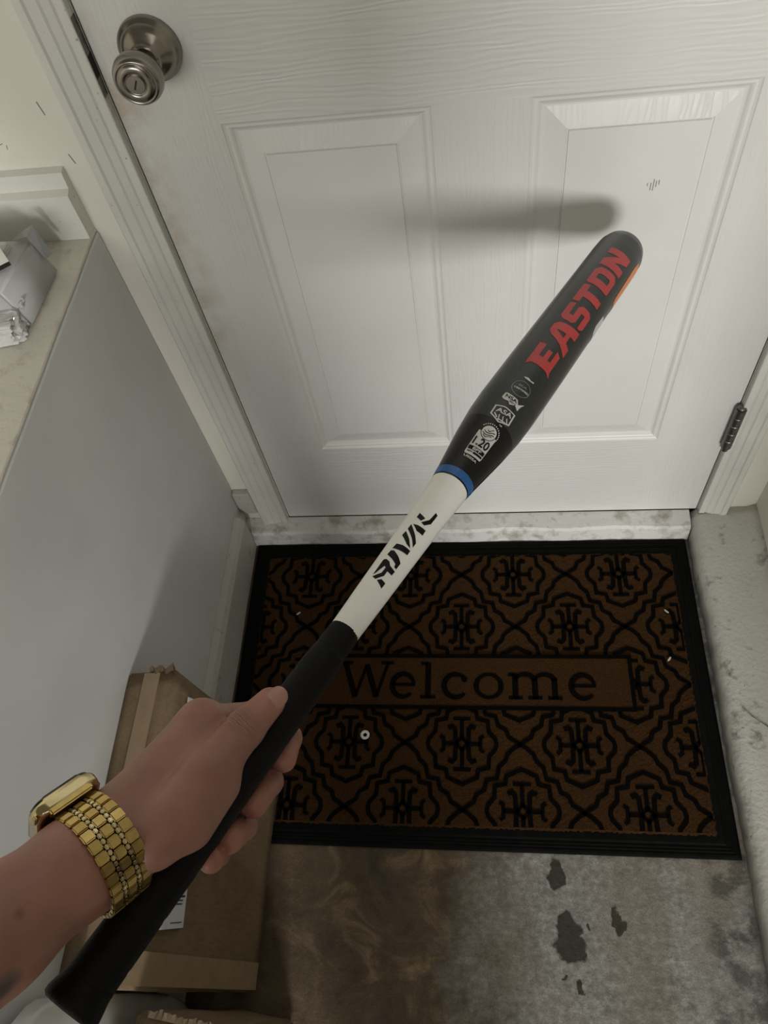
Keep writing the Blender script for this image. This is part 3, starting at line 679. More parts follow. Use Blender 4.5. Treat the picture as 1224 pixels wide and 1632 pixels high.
# wrapped grip with spiral seam
bm = bmesh.new(); n = 72; rings = []
for s in np.linspace(.628, .861, 120):
    rings.append([])
    for k in range(n):
        t = 2*math.pi*k/n; ph = ((s/.030)-t/(2*math.pi)) % 1.0
        r = rad(s)-.00055*math.exp(-((ph-.5)/.035)**2)+.0002
        rings[-1].append(bm.verts.new(BAT_T+BAT_A*s+BAT_E1*(r*math.cos(t))+BAT_E2*(r*math.sin(t))))
for a_, b_ in zip(rings, rings[1:]):
    for k in range(n): bm.faces.new((a_[k], a_[(k+1) % n], b_[(k+1) % n], b_[k]))
bm.faces.new(rings[0][::-1]); bm.faces.new(rings[-1]); from_bm('grip', bm, M['grip'], bat, True)
v, f = lathe_mesh([(.858, .0142), (.864, .0150), (.869, .0162), (.873, .0170), (.8755, .0168), (.877, .0150), (.8773, 0.0)], 64, FRB)
from_py('bat_knob', v, f, M['grip'], bat, True)
# printed marks: flat polygons in (s, angle) laid on the surface
def surf(s, th, dr=.00022):
    r = rad(s)+dr; return BAT_T+BAT_A*s+BAT_E1*(r*math.cos(th))+BAT_E2*(r*math.sin(th))
def chop(bm, n_, st, ax):
    no = (1, 0, 0) if ax == 0 else (0, 1, 0)
    lo = min(v.co[ax] for v in bm.verts); hi = max(v.co[ax] for v in bm.verts); c = math.floor(lo/st)*st
    while c < hi:
        if c > lo: bmesh.ops.bisect_plane(bm, geom=bm.verts[:]+bm.edges[:]+bm.faces[:], plane_co=(c if ax == 0 else 0, c if ax == 1 else 0, 0), plane_no=no)
        c += st
def decal(name, polys, m, dr=.00022, parent=None, tris=None):
    bm = bmesh.new()
    for p in polys:
        vs = [bm.verts.new((a_, b_, 0)) for a_, b_ in p]; e = [bm.edges.new((vs[i], vs[(i+1) % len(vs)])) for i in range(len(vs))]
        bmesh.ops.triangle_fill(bm, edges=e, use_beauty=True)
    if tris:
        for p in tris:
            try: bm.faces.new([bm.verts.new((a_, b_, 0)) for a_, b_ in p])
            except ValueError: pass
    chop(bm, 0, .12, 1); chop(bm, 0, .012, 0)
    for q in bm.verts: q.co = surf(q.co.x, q.co.y, dr)
    bmesh.ops.recalc_face_normals(bm, faces=bm.faces[:])
    for f_ in bm.faces:
        c = f_.calc_center_median(); ax = BAT_T+BAT_A*((c-BAT_T).dot(BAT_A))
        if f_.normal.dot(c-ax) < 0: f_.normal_flip()
    return from_bm(name, bm, m, parent or bat)
def boxmap(quad):
    (s0, t0), (s1, t1), (s2, t2), (s3, t3) = quad         # top left, top right, bottom right, bottom left
    def g(u, v_):                                          # v_ up
        a_ = (s3+(s2-s3)*u, t3+(t2-t3)*u); b_ = (s0+(s1-s0)*u, t0+(t1-t0)*u); return (a_[0]+(b_[0]-a_[0])*v_, a_[1]+(b_[1]-a_[1])*v_)
    return g
def text_tris(txt):
    cu = bpy.data.curves.new('t', 'FONT'); cu.body = txt; cu.resolution_u = 3; cu.offset = .022; o = bpy.data.objects.new('t', cu); COL.objects.link(o)
    dg = bpy.context.evaluated_depsgraph_get(); me = bpy.data.meshes.new_from_object(o.evaluated_get(dg)); bpy.data.objects.remove(o)
    xs = [v.co.x for v in me.vertices]; ys = [v.co.y for v in me.vertices]; x0, x1, y0, y1 = min(xs), max(xs), min(ys), max(ys)
    T_ = [[((me.vertices[i].co.x-x0)/(x1-x0), (me.vertices[i].co.y-y0)/(y1-y0)) for i in p.vertices] for p in me.polygons]
    bpy.data.meshes.remove(me); return T_
def print_text(name, txt, quad, m, dr=.0004, bold=0):
    g = boxmap(quad); T_ = text_tris(txt); return decal(name, [], m, dr, None, [[g(*q) for q in t] for t in T_])
# big red lettering
EQ = [(.2905, .42), (.0565, .42), (.0565, -.545), (.2905, -.545)]
g = boxmap(EQ)
def fan(polys): return polys
LET = dict(
 E=[[(0, .0), (.18, .10), (.92, .10), (1.02, .30), (.47, .30), (.47, .42), (.86, .42), (.86, .60), (.47, .60), (.47, .76), (1.02, .76), (1.0, 1.0), (-.05, 1.0), (.10, .84), (.10, .22)]],
 A=[[(-.05, .0), (.30, .0), (.40, .24), (.70, .24), (.72, .0), (1.08, .0), (.95, .86), (.82, 1.0), (.52, 1.0), (.36, .86), (.18, .40)]],
 S=[[(.02, .12), (.16, 0), (.84, 0), (1.0, .16), (1.0, .50), (.84, .62), (.36, .62), (.36, .78), (.98, .78), (.92, 1.0), (.14, 1.0), (.0, .86), (.0, .52), (.15, .40), (.66, .40), (.66, .23), (.02, .23)]],
 T=[[(.34, 0), (.70, .0), (.70, .74), (1.04, .74), (1.0, 1.0), (0, 1.0), (.04, .74), (.34, .74)]],
 D=[[(.07, .0), (.80, .0), (1.0, .16), (1.0, .82), (.80, 1.0), (.07, 1.0), (0, .92), (0, .08)]],
 N=[[(0, 0), (.34, 0), (.34, .52), (.66, .0), (1.0, 0), (1.0, 1.0), (.68, 1.0), (.68, .48), (.36, 1.0), (0, 1.0)]])
HOLE = dict(A=[(.46, .42), (.66, .42), (.64, .76), (.60, .78)], D=[(.36, .23), (.60, .23), (.66, .29), (.66, .70), (.60, .77), (.36, .77)])
def tri_with_hole(outer, hole):
    bm = bmesh.new(); E_ = []
    for lp in (outer, hole):
        vs = [bm.verts.new((a_, b_, 0)) for a_, b_ in lp]; E_ += [bm.edges.new((vs[i], vs[(i+1) % len(vs)])) for i in range(len(vs))]
    bmesh.ops.triangle_fill(bm, edges=E_, use_beauty=True)
    r = [[(v.co.x, v.co.y) for v in f_.verts] for f_ in bm.faces]; bm.free(); return r
for ch, u0, u1 in (('E', 0.0, .150), ('A', .165, .330), ('S', .350, .490), ('T', .500, .645), ('D', .665, .815), ('N', .835, 1.0)):
    fn = lambda q: g(u0+(u1-u0)*q[0]-.035*(1-q[1])*0, q[1])
    if ch in HOLE: decal('letter', [], M['red'], .0003, None, [[fn(q) for q in t] for t in tri_with_hole(LET[ch][0], HOLE[ch])])
    else: decal('letter', [[fn(q) for q in p] for p in LET[ch]], M['red'], .0003)
for p in [[(0.5639, 0.257), (0.5612, 0.065), (0.5621, -0.28), (0.5676, -0.266)], [(0.5609, 0.681), (0.5449, 0.677), (0.5436, 0.54), (0.5446, 0.295), (0.5477, 0.095), (0.5492, -0.325), (0.5535, -0.294), (0.553, 0.053), (0.5578, 0.052), (0.5638, 0.373), (0.5625, 0.633), (0.5566, 0.287), (0.5508, 0.262), (0.5501, 0.379), (0.5588, 0.589)], [(0.5394, 0.672), (0.5346, 0.633), (0.5339, 0.442), (0.537, 0.019), (0.5405, -0.304), (0.5468, -0.296), (0.5465, -0.121), (0.5439, -0.082), (0.5417, 0.248)], [(0.5323, 0.641), (0.5271, 0.583), (0.5261, 0.197), (0.5263, -0.328), (0.531, -0.331), (0.5315, 0.078)], [(0.5177, 0.615), (0.5128, 0.561), (0.5182, 0.134), (0.5247, -0.238), (0.5237, 0.063)], [(0.5101, 0.553), (0.5049, 0.535), (0.5124, -0.019), (0.5177, -0.333), (0.5225, -0.327), (0.5169, 0.005)], [(0.504, 0.451), (0.5031, 0.155), (0.5028, -0.349), (0.5082, -0.369), (0.5084, 0.056)], [(0.4965, 0.518), (0.4916, 0.51), (0.4942, 0.068), (0.4982, 0.193)], [(0.4993, 0.134), (0.4928, -0.164), (0.4836, -0.225), (0.4844, -0.386), (0.4949, -0.369), (0.5002, -0.097)]]: decal('letter', [p], M['bprint'], .0003)
decal('orange_accent', [[(.034, -.98), (.050, -.93), (.112, -1.02), (.118, -1.10), (.118, -2.2), (.034, -2.2)]], M['orange'], .0003)
decal('white_accent', [[(.150, -1.02), (.173, -.98), (.180, -1.10), (.180, -2.0), (.142, -2.0)]], M['silver'], .0003)
def circ(cs, ct, rs, rt, n=36, a0=0, a1=360): return [(cs+rs*math.sin(math.radians(a0+(a1-a0)*i/n)), ct+rt*math.cos(math.radians(a0+(a1-a0)*i/n))) for i in range(n)]
def ring_tris(cs, ct, rs, rt, w_, n=36):
    o_ = circ(cs, ct, rs, rt, n); i_ = circ(cs, ct, rs*(1-w_), rt*(1-w_), n); return [[o_[k], o_[(k+1) % n], i_[(k+1) % n], i_[k]] for k in range(n)]
# certification stamps
decal('stamp_plate', [[(.3900, .37), (.3895, -.36), (.4150, -.395), (.4170, -.37), (.4178, .37), (.4160, .40)]], M['silver'], .0003)
decal('stamp_disc', [circ(.3886, .0, .0082, .30)], M['bprint'], .0004)
decal('stamp_disc', [circ(.3886, .0, .0076, .275)], M['silver'], .0005)
for ds, c0 in ((-.0032, .10), (-.0010, .20), (.0014, .22), (.0036, .16)):
    pts = [(.3886+ds+.0016*math.sin(i/10*math.pi*1.6), c0-2*c0*i/10) for i in range(11)]
    decal('stamp_wave', [], M['bprint'], .0006, None, [[a_, b_, (b_[0]+.0009, b_[1]), (a_[0]+.0009, a_[1])] for a_, b_ in zip(pts, pts[1:])])
print_text('stamp_text', '1.20', [(.3975, .33), (.3965, -.31), (.4060, -.33), (.4065, .33)], M['bprint'], .0006)
decal('stamp_bar', [[(.4085, .36), (.4078, -.34), (.4118, -.36), (.4127, .36)]], M['bprint'], .0006)
print_text('stamp_text', 'BPF', [(.4090, .17), (.4086, -.20), (.4113, -.20), (.4119, .17)], M['silver'], .0007)
decal('stamp_bar', [[(.4134, .06), (.4128, -.35), (.4148, -.36), (.4155, .06)]], M['bprint'], .0006)
print_text('stamp_text', 'MPH', [(.4138, .32), (.4137, .10), (.4153, .10), (.4155, .32)], M['bprint'], .0006)
print_text('stamp_text', 'USSSA', [(.4190, .34), (.4190, -.30), (.4213, -.30), (.4213, .34)], M['silver'], .0004)
print_text('stamp_text', 'TM', [(.3742, -.10), (.3742, -.22), (.3757, -.22), (.3757, -.10)], M['silver'], .0004)
for i in range(15):
    a_ = math.radians(-60+i*12); cs, ct = .3886-.0100*math.cos(a_), -.37*math.sin(a_)
    decal('stamp_letter', [[(cs-.0007, ct-.018), (cs+.0007, ct-.018), (cs+.0007, ct+.016), (cs-.0007, ct+.012)]], M['silver'], .0004)
hexo = [(.3687, .377), (.3573, .381), (.3544, .080), (.3551, -.356), (.3686, -.406), (.3738, -.014)]
hc = (.3632, -.0); hexi = [(hc[0]+(a_-hc[0])*.86, hc[1]+(b_-hc[1])*.86) for a_, b_ in hexo]
decal('stamp_badge', [], M['silver'], .0004, None, [[hexo[k], hexo[(k+1) % 6], hexi[(k+1) % 6], hexi[k]] for k in range(6)])
print_text('stamp_text', 'ASA', [(.3590, .27), (.3565, -.27), (.3618, -.30), (.3643, .26)], M['silver'], .0005)
for a_, b_ in (((.3655, .25), (.3690, .10)), ((.3650, .08), (.3715, .0)), ((.3645, -.06), (.3700, -.14)), ((.3640, -.20), (.3685, -.31)), ((.3700, .06), (.3690, -.24))):
    decal('stamp_mark', [[a_, (a_[0]+.0012, a_[1]+.02), (b_[0]+.0012, b_[1]+.02), b_]], M['silver'], .0005)
decal('stamp_plate', [[(.3390, .34), (.3382, .27), (.3395, -.12), (.3440, -.22), (.3385, -.40), (.3440, -.33), (.3500, -.31), (.3470, -.16), (.3500, .02), (.3470, .10), (.3475, .27), (.3455, .36)]], M['silver'], .0004)
print_text('stamp_text', 'NSA', [(.3400, .28), (.3405, -.13), (.3445, -.16), (.3442, .27)], M['bprint'], .0006)
print_text('stamp_text', '2012', [(.3452, .08), (.3455, -.16), (.3475, -.16), (.3473, .08)], M['bprint'], .0006)
decal('stamp_circle', [], M['gprint'], .0004, None, ring_tris(.3256, -.005, .0102, .325, .07))
print_text('stamp_text', 'CERTIFIED', [(.3262, .24), (.3250, -.29), (.3272, -.30), (.3284, .23)], M['silver'], .0004)
print_text('stamp_text', 'ISA', [(.3212, .14), (.3205, -.16), (.3232, -.17), (.3240, .14)], M['gprint'], .0004)
decal('stamp_mark', [[(.3100, .17), (.3085, .02), (.3100, -.10), (.3090, -.22), (.3108, -.22), (.3115, -.04), (.3112, .10)]], M['silver'], .0004)

# ---------------------------------------------------------------- person: forearm and hand
HJ = {'thumb': [((-0.191, -0.763, 0.943), 0.0165), ((-0.17, -0.724, 0.933), 0.015), ((-0.156, -0.694, 0.919), 0.012), ((-0.145, -0.674, 0.909), 0.0098)], 'thenar': [((-0.177, -0.752, 0.932), 0.0155), ((-0.166, -0.729, 0.922), 0.0125)], 'index': [((-0.187, -0.689, 0.912), 0.0115), ((-0.164, -0.674, 0.879), 0.01), ((-0.143, -0.683, 0.86), 0.0092), ((-0.142, -0.7, 0.87), 0.0086)], 'middle': [((-0.203, -0.7, 0.897), 0.0115), ((-0.174, -0.694, 0.873), 0.0098), ((-0.153, -0.712, 0.859), 0.0092), ((-0.156, -0.73, 0.878), 0.0092)], 'ring': [((-0.215, -0.716, 0.892), 0.011), ((-0.186, -0.716, 0.872), 0.0098), ((-0.166, -0.741, 0.861), 0.0088), ((-0.166, -0.753, 0.886), 0.0088)], 'pinky': [((-0.223, -0.732, 0.892), 0.0105), ((-0.196, -0.739, 0.872), 0.009), ((-0.178, -0.759, 0.868), 0.0076), ((-0.173, -0.766, 0.894), 0.0078)], 'wrist': [((-0.216, -0.766, 0.94), 0.0225)]}
ARM = [((-0.286, -0.878, 1.021), 0.033), ((-0.276, -0.851, 1.0), 0.03), ((-0.253, -0.812, 0.968), 0.0262), ((-0.229, -0.78, 0.949), 0.0232), ((-0.217, -0.765, 0.938), 0.0215)]
T_DIR = np.array((0.4148, 0.2421, 0.8771)); N_DIR = np.array((-0.7306, 0.6633, 0.1624)); AX = np.array((0.5424, 0.7081, -0.452)); WATCH = np.array((-0.221, -0.771, 0.942))
def surface_nets(F, o, h):
    nx, ny, nz = F.shape; S = F < 0
    c = np.zeros((nx-1, ny-1, nz-1), np.int8)
    for i in (0, 1):
        for j in (0, 1):
            for k in (0, 1): c += S[i:nx-1+i, j:ny-1+j, k:nz-1+k]
    act = (c > 0) & (c < 8); idx = -np.ones(act.shape, np.int64); I = np.argwhere(act); idx[act] = np.arange(len(I))
    acc = np.zeros((len(I), 3)); cnt = np.zeros(len(I))
    cor = [(i, j, k) for i in (0, 1) for j in (0, 1) for k in (0, 1)]
    for a in cor:
        for ax in range(3):
            if a[ax]: continue
            b = list(a); b[ax] = 1
            fa = F[I[:, 0]+a[0], I[:, 1]+a[1], I[:, 2]+a[2]]; fb = F[I[:, 0]+b[0], I[:, 1]+b[1], I[:, 2]+b[2]]
            m = (fa < 0) != (fb < 0); t = np.where(m, fa/np.where(m, fa-fb, 1), 0)
            p = np.repeat(np.array(a, float)[None], len(I), 0); p[:, ax] += t; acc[m] += p[m]; cnt[m] += 1
    V = (I+acc/cnt[:, None])*h+o; Q = []
    for ax in range(3):
        u, v = [(1, 2), (2, 0), (0, 1)][ax]
        sl0 = [slice(None)]*3; sl1 = [slice(None)]*3; sl0[ax] = slice(0, -1); sl1[ax] = slice(1, None)
        A = S[tuple(sl0)]; B = S[tuple(sl1)]; E_ = np.argwhere(A != B)
        ok = (E_[:, u] > 0) & (E_[:, v] > 0) & (E_[:, u] < F.shape[u]-1) & (E_[:, v] < F.shape[v]-1); E_ = E_[ok]
        ins = A[E_[:, 0], E_[:, 1], E_[:, 2]]
        def cell(du, dv):
            q = E_.copy(); q[:, u] -= du; q[:, v] -= dv; return idx[q[:, 0], q[:, 1], q[:, 2]]
        q = np.stack([cell(1, 1), cell(0, 1), cell(0, 0), cell(1, 0)], 1); q[~ins] = q[~ins][:, ::-1]; Q.append(q)
    return V, np.concatenate(Q)
def make_hand():
    arm = [(np.array(p), r) for p, r in ARM]
    allp = [p for p, r in arm]+[np.array(p) for l in HJ.values() for p, r in l]
    lo = np.min(allp, 0)-.05; hi = np.max(allp, 0)+.03; h = .0014
    n = np.ceil((hi-lo)/h).astype(int)
    X, Y, Z = np.meshgrid(*[np.arange(n[i], dtype=np.float32)*h+lo[i] for i in range(3)], indexing='ij')
    def cone(a, b, ra, rb):
        a = np.asarray(a); b = np.asarray(b); ba = b-a; L2 = float(ba@ba)
        px, py, pz = X-a[0], Y-a[1], Z-a[2]
        t = np.clip((px*ba[0]+py*ba[1]+pz*ba[2])/L2, 0, 1); t = t.astype(np.float32)
        return np.sqrt((px-t*ba[0])**2+(py-t*ba[1])**2+(pz-t*ba[2])**2)-(ra+(rb-ra)*t)
    def smin(a, b, k):
        hh = np.maximum(k-np.abs(a-b), 0)/k; return np.minimum(a, b)-hh*hh*k*.25
    D = None
    for (p, r), (q, s) in zip(arm, arm[1:]):
        for sg in (-1, 1):
            o1 = T_DIR*sg*r*.36; o2 = T_DIR*sg*s*.36
            c = cone(p+o1, q+o2, r, s); D = c if D is None else smin(D, c, .010)
    for k in range(len(PALM)):
        (a, ra), (b, rb) = PALM[k]; D = smin(D, cone(a, b, ra, rb), .014)
    th = HJ['thumb']; Tm = None
    for k in range(3):
        (a, ra), (b, rb) = th[k], th[k+1]; c = cone(a, b, ra, rb); Tm = c if Tm is None else smin(Tm, c, .004)
    (a, ra), (b, rb) = HJ['thenar']; Tm = smin(Tm, cone(a, b, ra, rb), .010)
    D = smin(D, Tm, .0045)
    Fg = None
    for nm in ('index', 'middle', 'ring', 'pinky'):
        l = HJ[nm]; g_ = None
        for k in range(3):
            (a, ra), (b, rb) = l[k], l[k+1]; c = cone(a, b, ra, rb); g_ = c if g_ is None else smin(g_, c, .003)
        Fg = g_ if Fg is None else smin(Fg, g_, .0008)
    D = smin(D, Fg, .004)
    V, Q = surface_nets(D, lo, h)
    # light smoothing
    nb = [[] for _ in range(0)]
    E_ = np.concatenate([Q[:, [0, 1]], Q[:, [1, 2]], Q[:, [2, 3]], Q[:, [3, 0]]])
    for it in range(3):
        acc = np.zeros_like(V); cnt = np.zeros(len(V)); np.add.at(acc, E_[:, 0], V[E_[:, 1]]); np.add.at(acc, E_[:, 1], V[E_[:, 0]]); np.add.at(cnt, E_[:, 0], 1); np.add.at(cnt, E_[:, 1], 1)
        V = V*.5+acc/np.maximum(cnt, 1)[:, None]*.5
    return V, Q
PALM = [(((-0.217, -0.765, 0.938), 0.0205), ((-0.187, -0.689, 0.912), 0.0125)), (((-0.218, -0.765, 0.936), 0.02), ((-0.203, -0.7, 0.897), 0.0125)), (((-0.222, -0.768, 0.933), 0.02), ((-0.215, -0.716, 0.892), 0.012)), (((-0.224, -0.771, 0.929), 0.02), ((-0.223, -0.732, 0.892), 0.0115)), (((-0.179, -0.719, 0.923), 0.0125), ((-0.184, -0.695, 0.915), 0.0115)), (((-0.187, -0.689, 0.912), 0.0115), ((-0.223, -0.732, 0.892), 0.0105)), (((-0.211, -0.759, 0.935), 0.02), ((-0.193, -0.715, 0.918), 0.016))]
person = empty('person', (-.03, -1.27, 0)); tag(person, 'person with bare forearm and gold watch gripping the bat handle in one hand', 'person')
V, Q = make_hand()
# the rest of the figure stands behind the viewpoint
def coarse(groups, lo, hi, h):
    n = [int(math.ceil((hi[i]-lo[i])/h)) for i in range(3)]
    X, Y, Z = np.meshgrid(*[np.arange(n[i], dtype=np.float32)*h+lo[i] for i in range(3)], indexing='ij'); out = {}
    for nm, (prims, k) in groups.items():
        D = None
        for a, b, ra, rb in prims:
            a = np.asarray(a, float); b = np.asarray(b, float)+1e-6; ba = b-a; px, py, pz = X-a[0], Y-a[1], Z-a[2]
            t = np.clip((px*ba[0]+py*ba[1]+pz*ba[2])/float(ba@ba), 0, 1).astype(np.float32)
            c = np.sqrt((px-t*ba[0])**2+(py-t*ba[1])**2+(pz-t*ba[2])**2)-(ra+(rb-ra)*t)
            if D is None: D = c
            else:
                hh = np.maximum(k-np.abs(D-c), 0)/k; D = np.minimum(D, c)-hh*hh*k*.25
        out[nm] = surface_nets(D, np.array(lo), h)
    return out
SL, SR = (-.225, -1.135, 1.355), (.085, -1.40, 1.355); EL, ER = (-.330, -.985, 1.095), (.215, -1.28, 1.115)
NK = (-.07, -1.265, 1.43); HD = (-.055, -1.225, 1.585); HPL, HPR = (-.135, -1.205, .93), (.005, -1.325, .93)
KL, KR = (-.115, -1.18, .50), (.035, -1.30, .50); FL, FR = (-.105, -1.215, .07), (.055, -1.335, .07)
A0 = tuple(ARM[0][0]); HR = (.16, -1.075, 1.27)
fwd = Vector((.45, .85, 0)).normalized(); fv = lambda p, d, z: (p[0]+fwd.x*d, p[1]+fwd.y*d, p[2]+z)
grp = {
 'body': ([(HD, fv(HD, .02, -.045), .088, .070), (fv(HD, -.02, .02), fv(HD, .01, .03), .092, .090), (fv(HD, .07, -.085), fv(HD, .05, -.06), .032, .05), (fv(HD, .094, -.005), fv(HD, .108, -.035), .010, .014), (fv(HD, .085, -.065), fv(HD, .09, -.068), .014, .012),
   ((HD[0]-.077, HD[1]+.045, HD[2]-.01), (HD[0]-.079, HD[1]+.042, HD[2]-.04), .014, .010), ((HD[0]+.077, HD[1]-.045, HD[2]-.01), (HD[0]+.079, HD[1]-.042, HD[2]-.04), .014, .010),
   (NK, fv(HD, -.01, -.06), .058, .055), (NK, (-.07, -1.265, 1.0), .08, .10), (NK, SL, .05, .05), (NK, SR, .05, .05), (SL, EL, .046, .038), (EL, A0, .038, .0335), (A0, tuple(ARM[1][0]), .0325, .029), (SR, ER, .046, .038), (ER, HR, .036, .024),
   (HR, (.145, -1.045, 1.315), .026, .024), ((.145, -1.045, 1.315), (.115, -1.02, 1.33), .010, .008), ((.15, -1.04, 1.33), (.13, -1.01, 1.365), .009, .007), ((.152, -1.045, 1.335), (.142, -1.01, 1.38), .009, .007), ((.158, -1.05, 1.335), (.156, -1.018, 1.378), .009, .007), ((.166, -1.055, 1.33), (.172, -1.028, 1.365), .008, .006)], .03),
 'shirt': ([((-.16, -1.19, 1.30), (-.155, -1.19, 1.0), .105, .10), ((.02, -1.345, 1.30), (.015, -1.335, 1.0), .105, .10), ((-.07, -1.265, 1.32), (-.07, -1.265, .93), .115, .120), (SL, (-.285, -1.05, 1.205), .066, .060), (SR, (.16, -1.33, 1.205), .066, .060), (SL, SR, .062, .062), (HPL, HPR, .105, .105)], .05),
 'trousers': ([(HPL, KL, .098, .066), (HPR, KR, .098, .066), (KL, (FL[0], FL[1], .12), .066, .055), (KR, (FR[0], FR[1], .12), .066, .055), (HPL, HPR, .10, .10)], .03),
 'shoe': ([((FL[0], FL[1], .052), fv(FL, .15, -.028), .048, .038)], .02),
 'shoe.001': ([((FR[0], FR[1], .052), fv(FR, .15, -.028), .048, .038)], .02),
 'hair': ([(fv(HD, -.035, .03), fv(HD, -.01, .055), .096, .088), (fv(HD, -.055, -.02), fv(HD, -.03, .02), .07, .09)], .03)}
res_ = coarse(grp, (-.46, -1.56, .004), (.34, -.80, 1.74), .008)
CM_ = dict(shirt=plain('white_cotton_shirt', (.55, .55, .53), .85, bump=.2, bs=200), trousers=plain('dark_denim', (.03, .035, .05), .85, bump=.3, bs=400), shoe=plain('black_canvas_shoe', (.02, .02, .02), .7), hair=plain('brown_hair', (.05, .03, .02), .6, bump=.5, bs=120))
for nm, (V2, Q2) in res_.items():
    if nm == 'body':
        off_ = len(V); VB = np.concatenate([V, V2]); QB = np.concatenate([Q, Q2+off_])
    else:
        V2 = V2.copy()
        if nm.startswith('shoe'): V2[:, 2] = np.maximum(V2[:, 2], .002)
        from_py(nm.split('.')[0], V2.tolist(), Q2.tolist(), CM_[nm.split('.')[0]], person, True)
me = bpy.data.meshes.new('body'); me.from_pydata(VB.tolist(), [], QB.tolist()); me.update()
body = link('body', me, M['skin'], None, True); place(body, person)
for sg in (-1, 1):
    ec = Vector(fv(HD, .083, .008))+Vector((fwd.y, -fwd.x, 0))*(.032*sg)
    v, f = lathe_mesh([(-.011*math.cos(math.pi*i/10), .011*math.sin(math.pi*i/10)) for i in range(11)], 16, (tuple(ec), tuple(fwd), (0, 0, 1), tuple(fwd.cross(Vector((0, 0, 1))))))
    from_py('eye', v, f, M['washer'], person, True)
# thumbnail
def nail():
    ip = Vector(HJ['thumb'][2][0]); tp = Vector(HJ['thumb'][3][0]); ax = (tp-ip).normalized(); up = Vector((0.2257, -0.5205, 0.8295)); up = (up-ax*up.dot(ax)).normalized(); sd = ax.cross(up)
    v = []; f = []; nu, nv = 12, 16
    for j in range(nv+1):
        tt = j/nv; x = -.0052+.0152*tt; wmax = .80*(1-(1-tt)**6*.55)*(1 if tt < .75 else math.sqrt(max(.12, 1-((tt-.75)/.27)**2)))
        rb = .0098+.0022*max(0, -x)/.025-(.0026*(max(0, x)/.010)**2)
        for i in range(nu+1):
            an = (i/nu-.5)*2*wmax; rr = rb+.0006
            if i in (0, nu) or j == 0: rr -= .0010
            v.append(tp+ax*x+up*(rr*math.cos(an))+sd*(rr*math.sin(an)))
    for j in range(nv):
        for i in range(nu): a_ = j*(nu+1)+i; f.append((a_, a_+1, a_+nu+2, a_+nu+1))
    return v, f
v, f = nail(); tag(from_py('thumbnail', v, f, M['nail'], person, True))

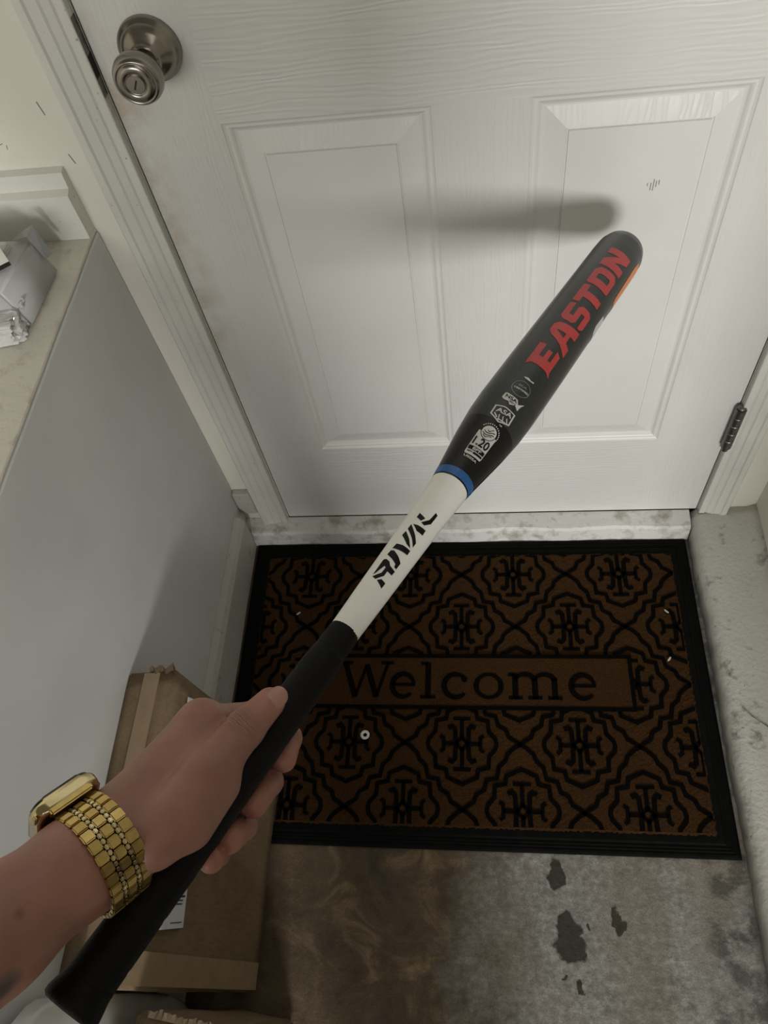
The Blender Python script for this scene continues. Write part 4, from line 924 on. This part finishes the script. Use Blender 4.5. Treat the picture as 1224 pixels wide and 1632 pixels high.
# ---------------------------------------------------------------- wristwatch
def make_watch():
    root = empty('wristwatch', tuple(WATCH)); tag(root, 'gold wristwatch with link bracelet and black screen worn on the wrist', 'watch')
    t, n_, ax = Vector(T_DIR), Vector(N_DIR), Vector(AX); W = Vector(WATCH)
    ea, eb = (0.0355, 0.029)
    def P(phi): return W+t*(ea*math.cos(phi))+n_*(eb*math.sin(phi))
    # case: local x = ax (hand side +), y = t, z = n
    cz = eb+.0022; F = Matrix((( ax.x, t.x, n_.x, 0), (ax.y, t.y, n_.y, 0), (ax.z, t.z, n_.z, 0), (0, 0, 0, 1)))
    CM = Matrix.Translation(W+n_*cz) @ F
    def rbox(name, hx, hy, z0, z1, rc, m, bev, parent):
        bm = bmesh.new(); vs = []
        for z in (z0, z1):
            ring = []
            for cx, cy, a0 in ((hx-rc, hy-rc, 0), (-hx+rc, hy-rc, 90), (-hx+rc, -hy+rc, 180), (hx-rc, -hy+rc, 270)):
                for k in range(7): a_ = math.radians(a0+15*k); ring.append(bm.verts.new((cx+rc*math.cos(a_), cy+rc*math.sin(a_), z)))
            vs.append(ring)
        bm.faces.new(vs[0][::-1]); bm.faces.new(vs[1])
        for k in range(28): bm.faces.new((vs[0][k], vs[0][(k+1) % 28], vs[1][(k+1) % 28], vs[1][k]))
        ed = [e for e in bm.edges if abs(e.verts[0].co.z-e.verts[1].co.z) < 1e-6]
        bmesh.ops.bevel(bm, geom=ed, offset=bev, segments=4, affect='EDGES', profile=.5); bmesh.ops.transform(bm, matrix=CM, verts=bm.verts[:])
        return from_bm(name, bm, m, parent, True)
    rbox('watch_case', .0190, .0220, -.0026, .0060, .0085, M['goldcase'], .0028, root)
    rbox('screen', .0172, .0202, .0048, .0078, .0078, M['glass'], .0014, root)
    # crown and side button on the hand-facing side
    def cyl(name, x0, x1, y, z, r, m):
        v, f = lathe_mesh([(x0, 0), (x0, r), (x1-.0006, r), (x1, r*.85), (x1, 0)], 20, ((0, y, z), (1, 0, 0), (0, 1, 0), (0, 0, 1)))
        v = [CM @ Vector(q) for q in v]; return from_py(name, v, f, m, root, True)
    cyl('crown', .0185, .0212, -.008, .002, .0034, M['goldcase'])
    bm = bmesh.new(); bm_box(bm, -.0196, -.0182, .0120, .0205, -.0012, .0020); bmesh.ops.bevel(bm, geom=bm.edges[:], offset=.0006, segments=2, affect='EDGES'); bmesh.ops.transform(bm, matrix=CM, verts=bm.verts[:]); from_bm('strap_lug', bm, M['gold'], root)
    # bracelet links
    def linkmesh(nm, sx, sy, sz, m):
        bm = bmesh.new(); bm_box(bm, -sx/2, sx/2, -sy/2, sy/2, -sz/2, sz/2); bmesh.ops.bevel(bm, geom=bm.edges[:], offset=min(sx, sy, sz)*.22, segments=2, affect='EDGES')
        me = bpy.data.meshes.new(nm); bm.to_mesh(me); bm.free(); me.materials.append(m); return me
    pitch = .0064
    mo = linkmesh('outer_link', .0066, .0061, .0032, M['gold']); mm = linkmesh('middle_link', .0062, .0059, .0032, M['gold']); mb = linkmesh('bead_link', .0021, .0028, .0034, M['goldcase'])
    # walk the ellipse by arc length
    phi = math.radians(90-34); pts = []; acc = 0; prev = P(phi); step = -.002
    while phi > math.radians(90-360+34):
        phi += step; q = P(phi); acc += (q-prev).length; prev = q
        if acc >= pitch/2: acc = 0; pts.append(phi)
    def put(me, nm, phi, off):
        o_ = P(phi); tg = (P(phi-.001)-P(phi+.001)).normalized(); nn = tg.cross(ax) ; nn.normalize()
        if nn.dot(o_-W) < 0: nn = -nn
        xx = tg.cross(nn); m4 = Matrix(((xx.x, tg.x, nn.x, 0), (xx.y, tg.y, nn.y, 0), (xx.z, tg.z, nn.z, 0), (0, 0, 0, 1)))
        o = bpy.data.objects.new(nm, me); COL.objects.link(o); sg = 1 if xx.dot(ax) > 0 else -1
        m4 = Matrix.Translation(o_+ax*off) @ m4; o.parent = root; o.matrix_parent_inverse = Matrix.Translation(root.location).inverted(); o.matrix_basis = m4
    for i, ph in enumerate(pts):
        taper = 1.0
        if i % 2 == 0:
            put(mo, 'outer_link', ph, -.0089); put(mo, 'outer_link', ph, .0089)
        else: put(mm, 'middle_link', ph, 0)
        for s_ in (-.0044, .0044): put(mb, 'bead_link', ph, s_)
    # end link joining the case
    for sg in (1, -1):
        bm = bmesh.new(); bm_box(bm, -.0125, .0125, sg*.0205-.0032, sg*.0205+.0032, -.0052, -.0012); bmesh.ops.bevel(bm, geom=bm.edges[:], offset=.001, segments=2, affect='EDGES'); bmesh.ops.transform(bm, matrix=CM, verts=bm.verts[:]); from_bm('end_link', bm, M['gold'], root)
    return root
make_watch()
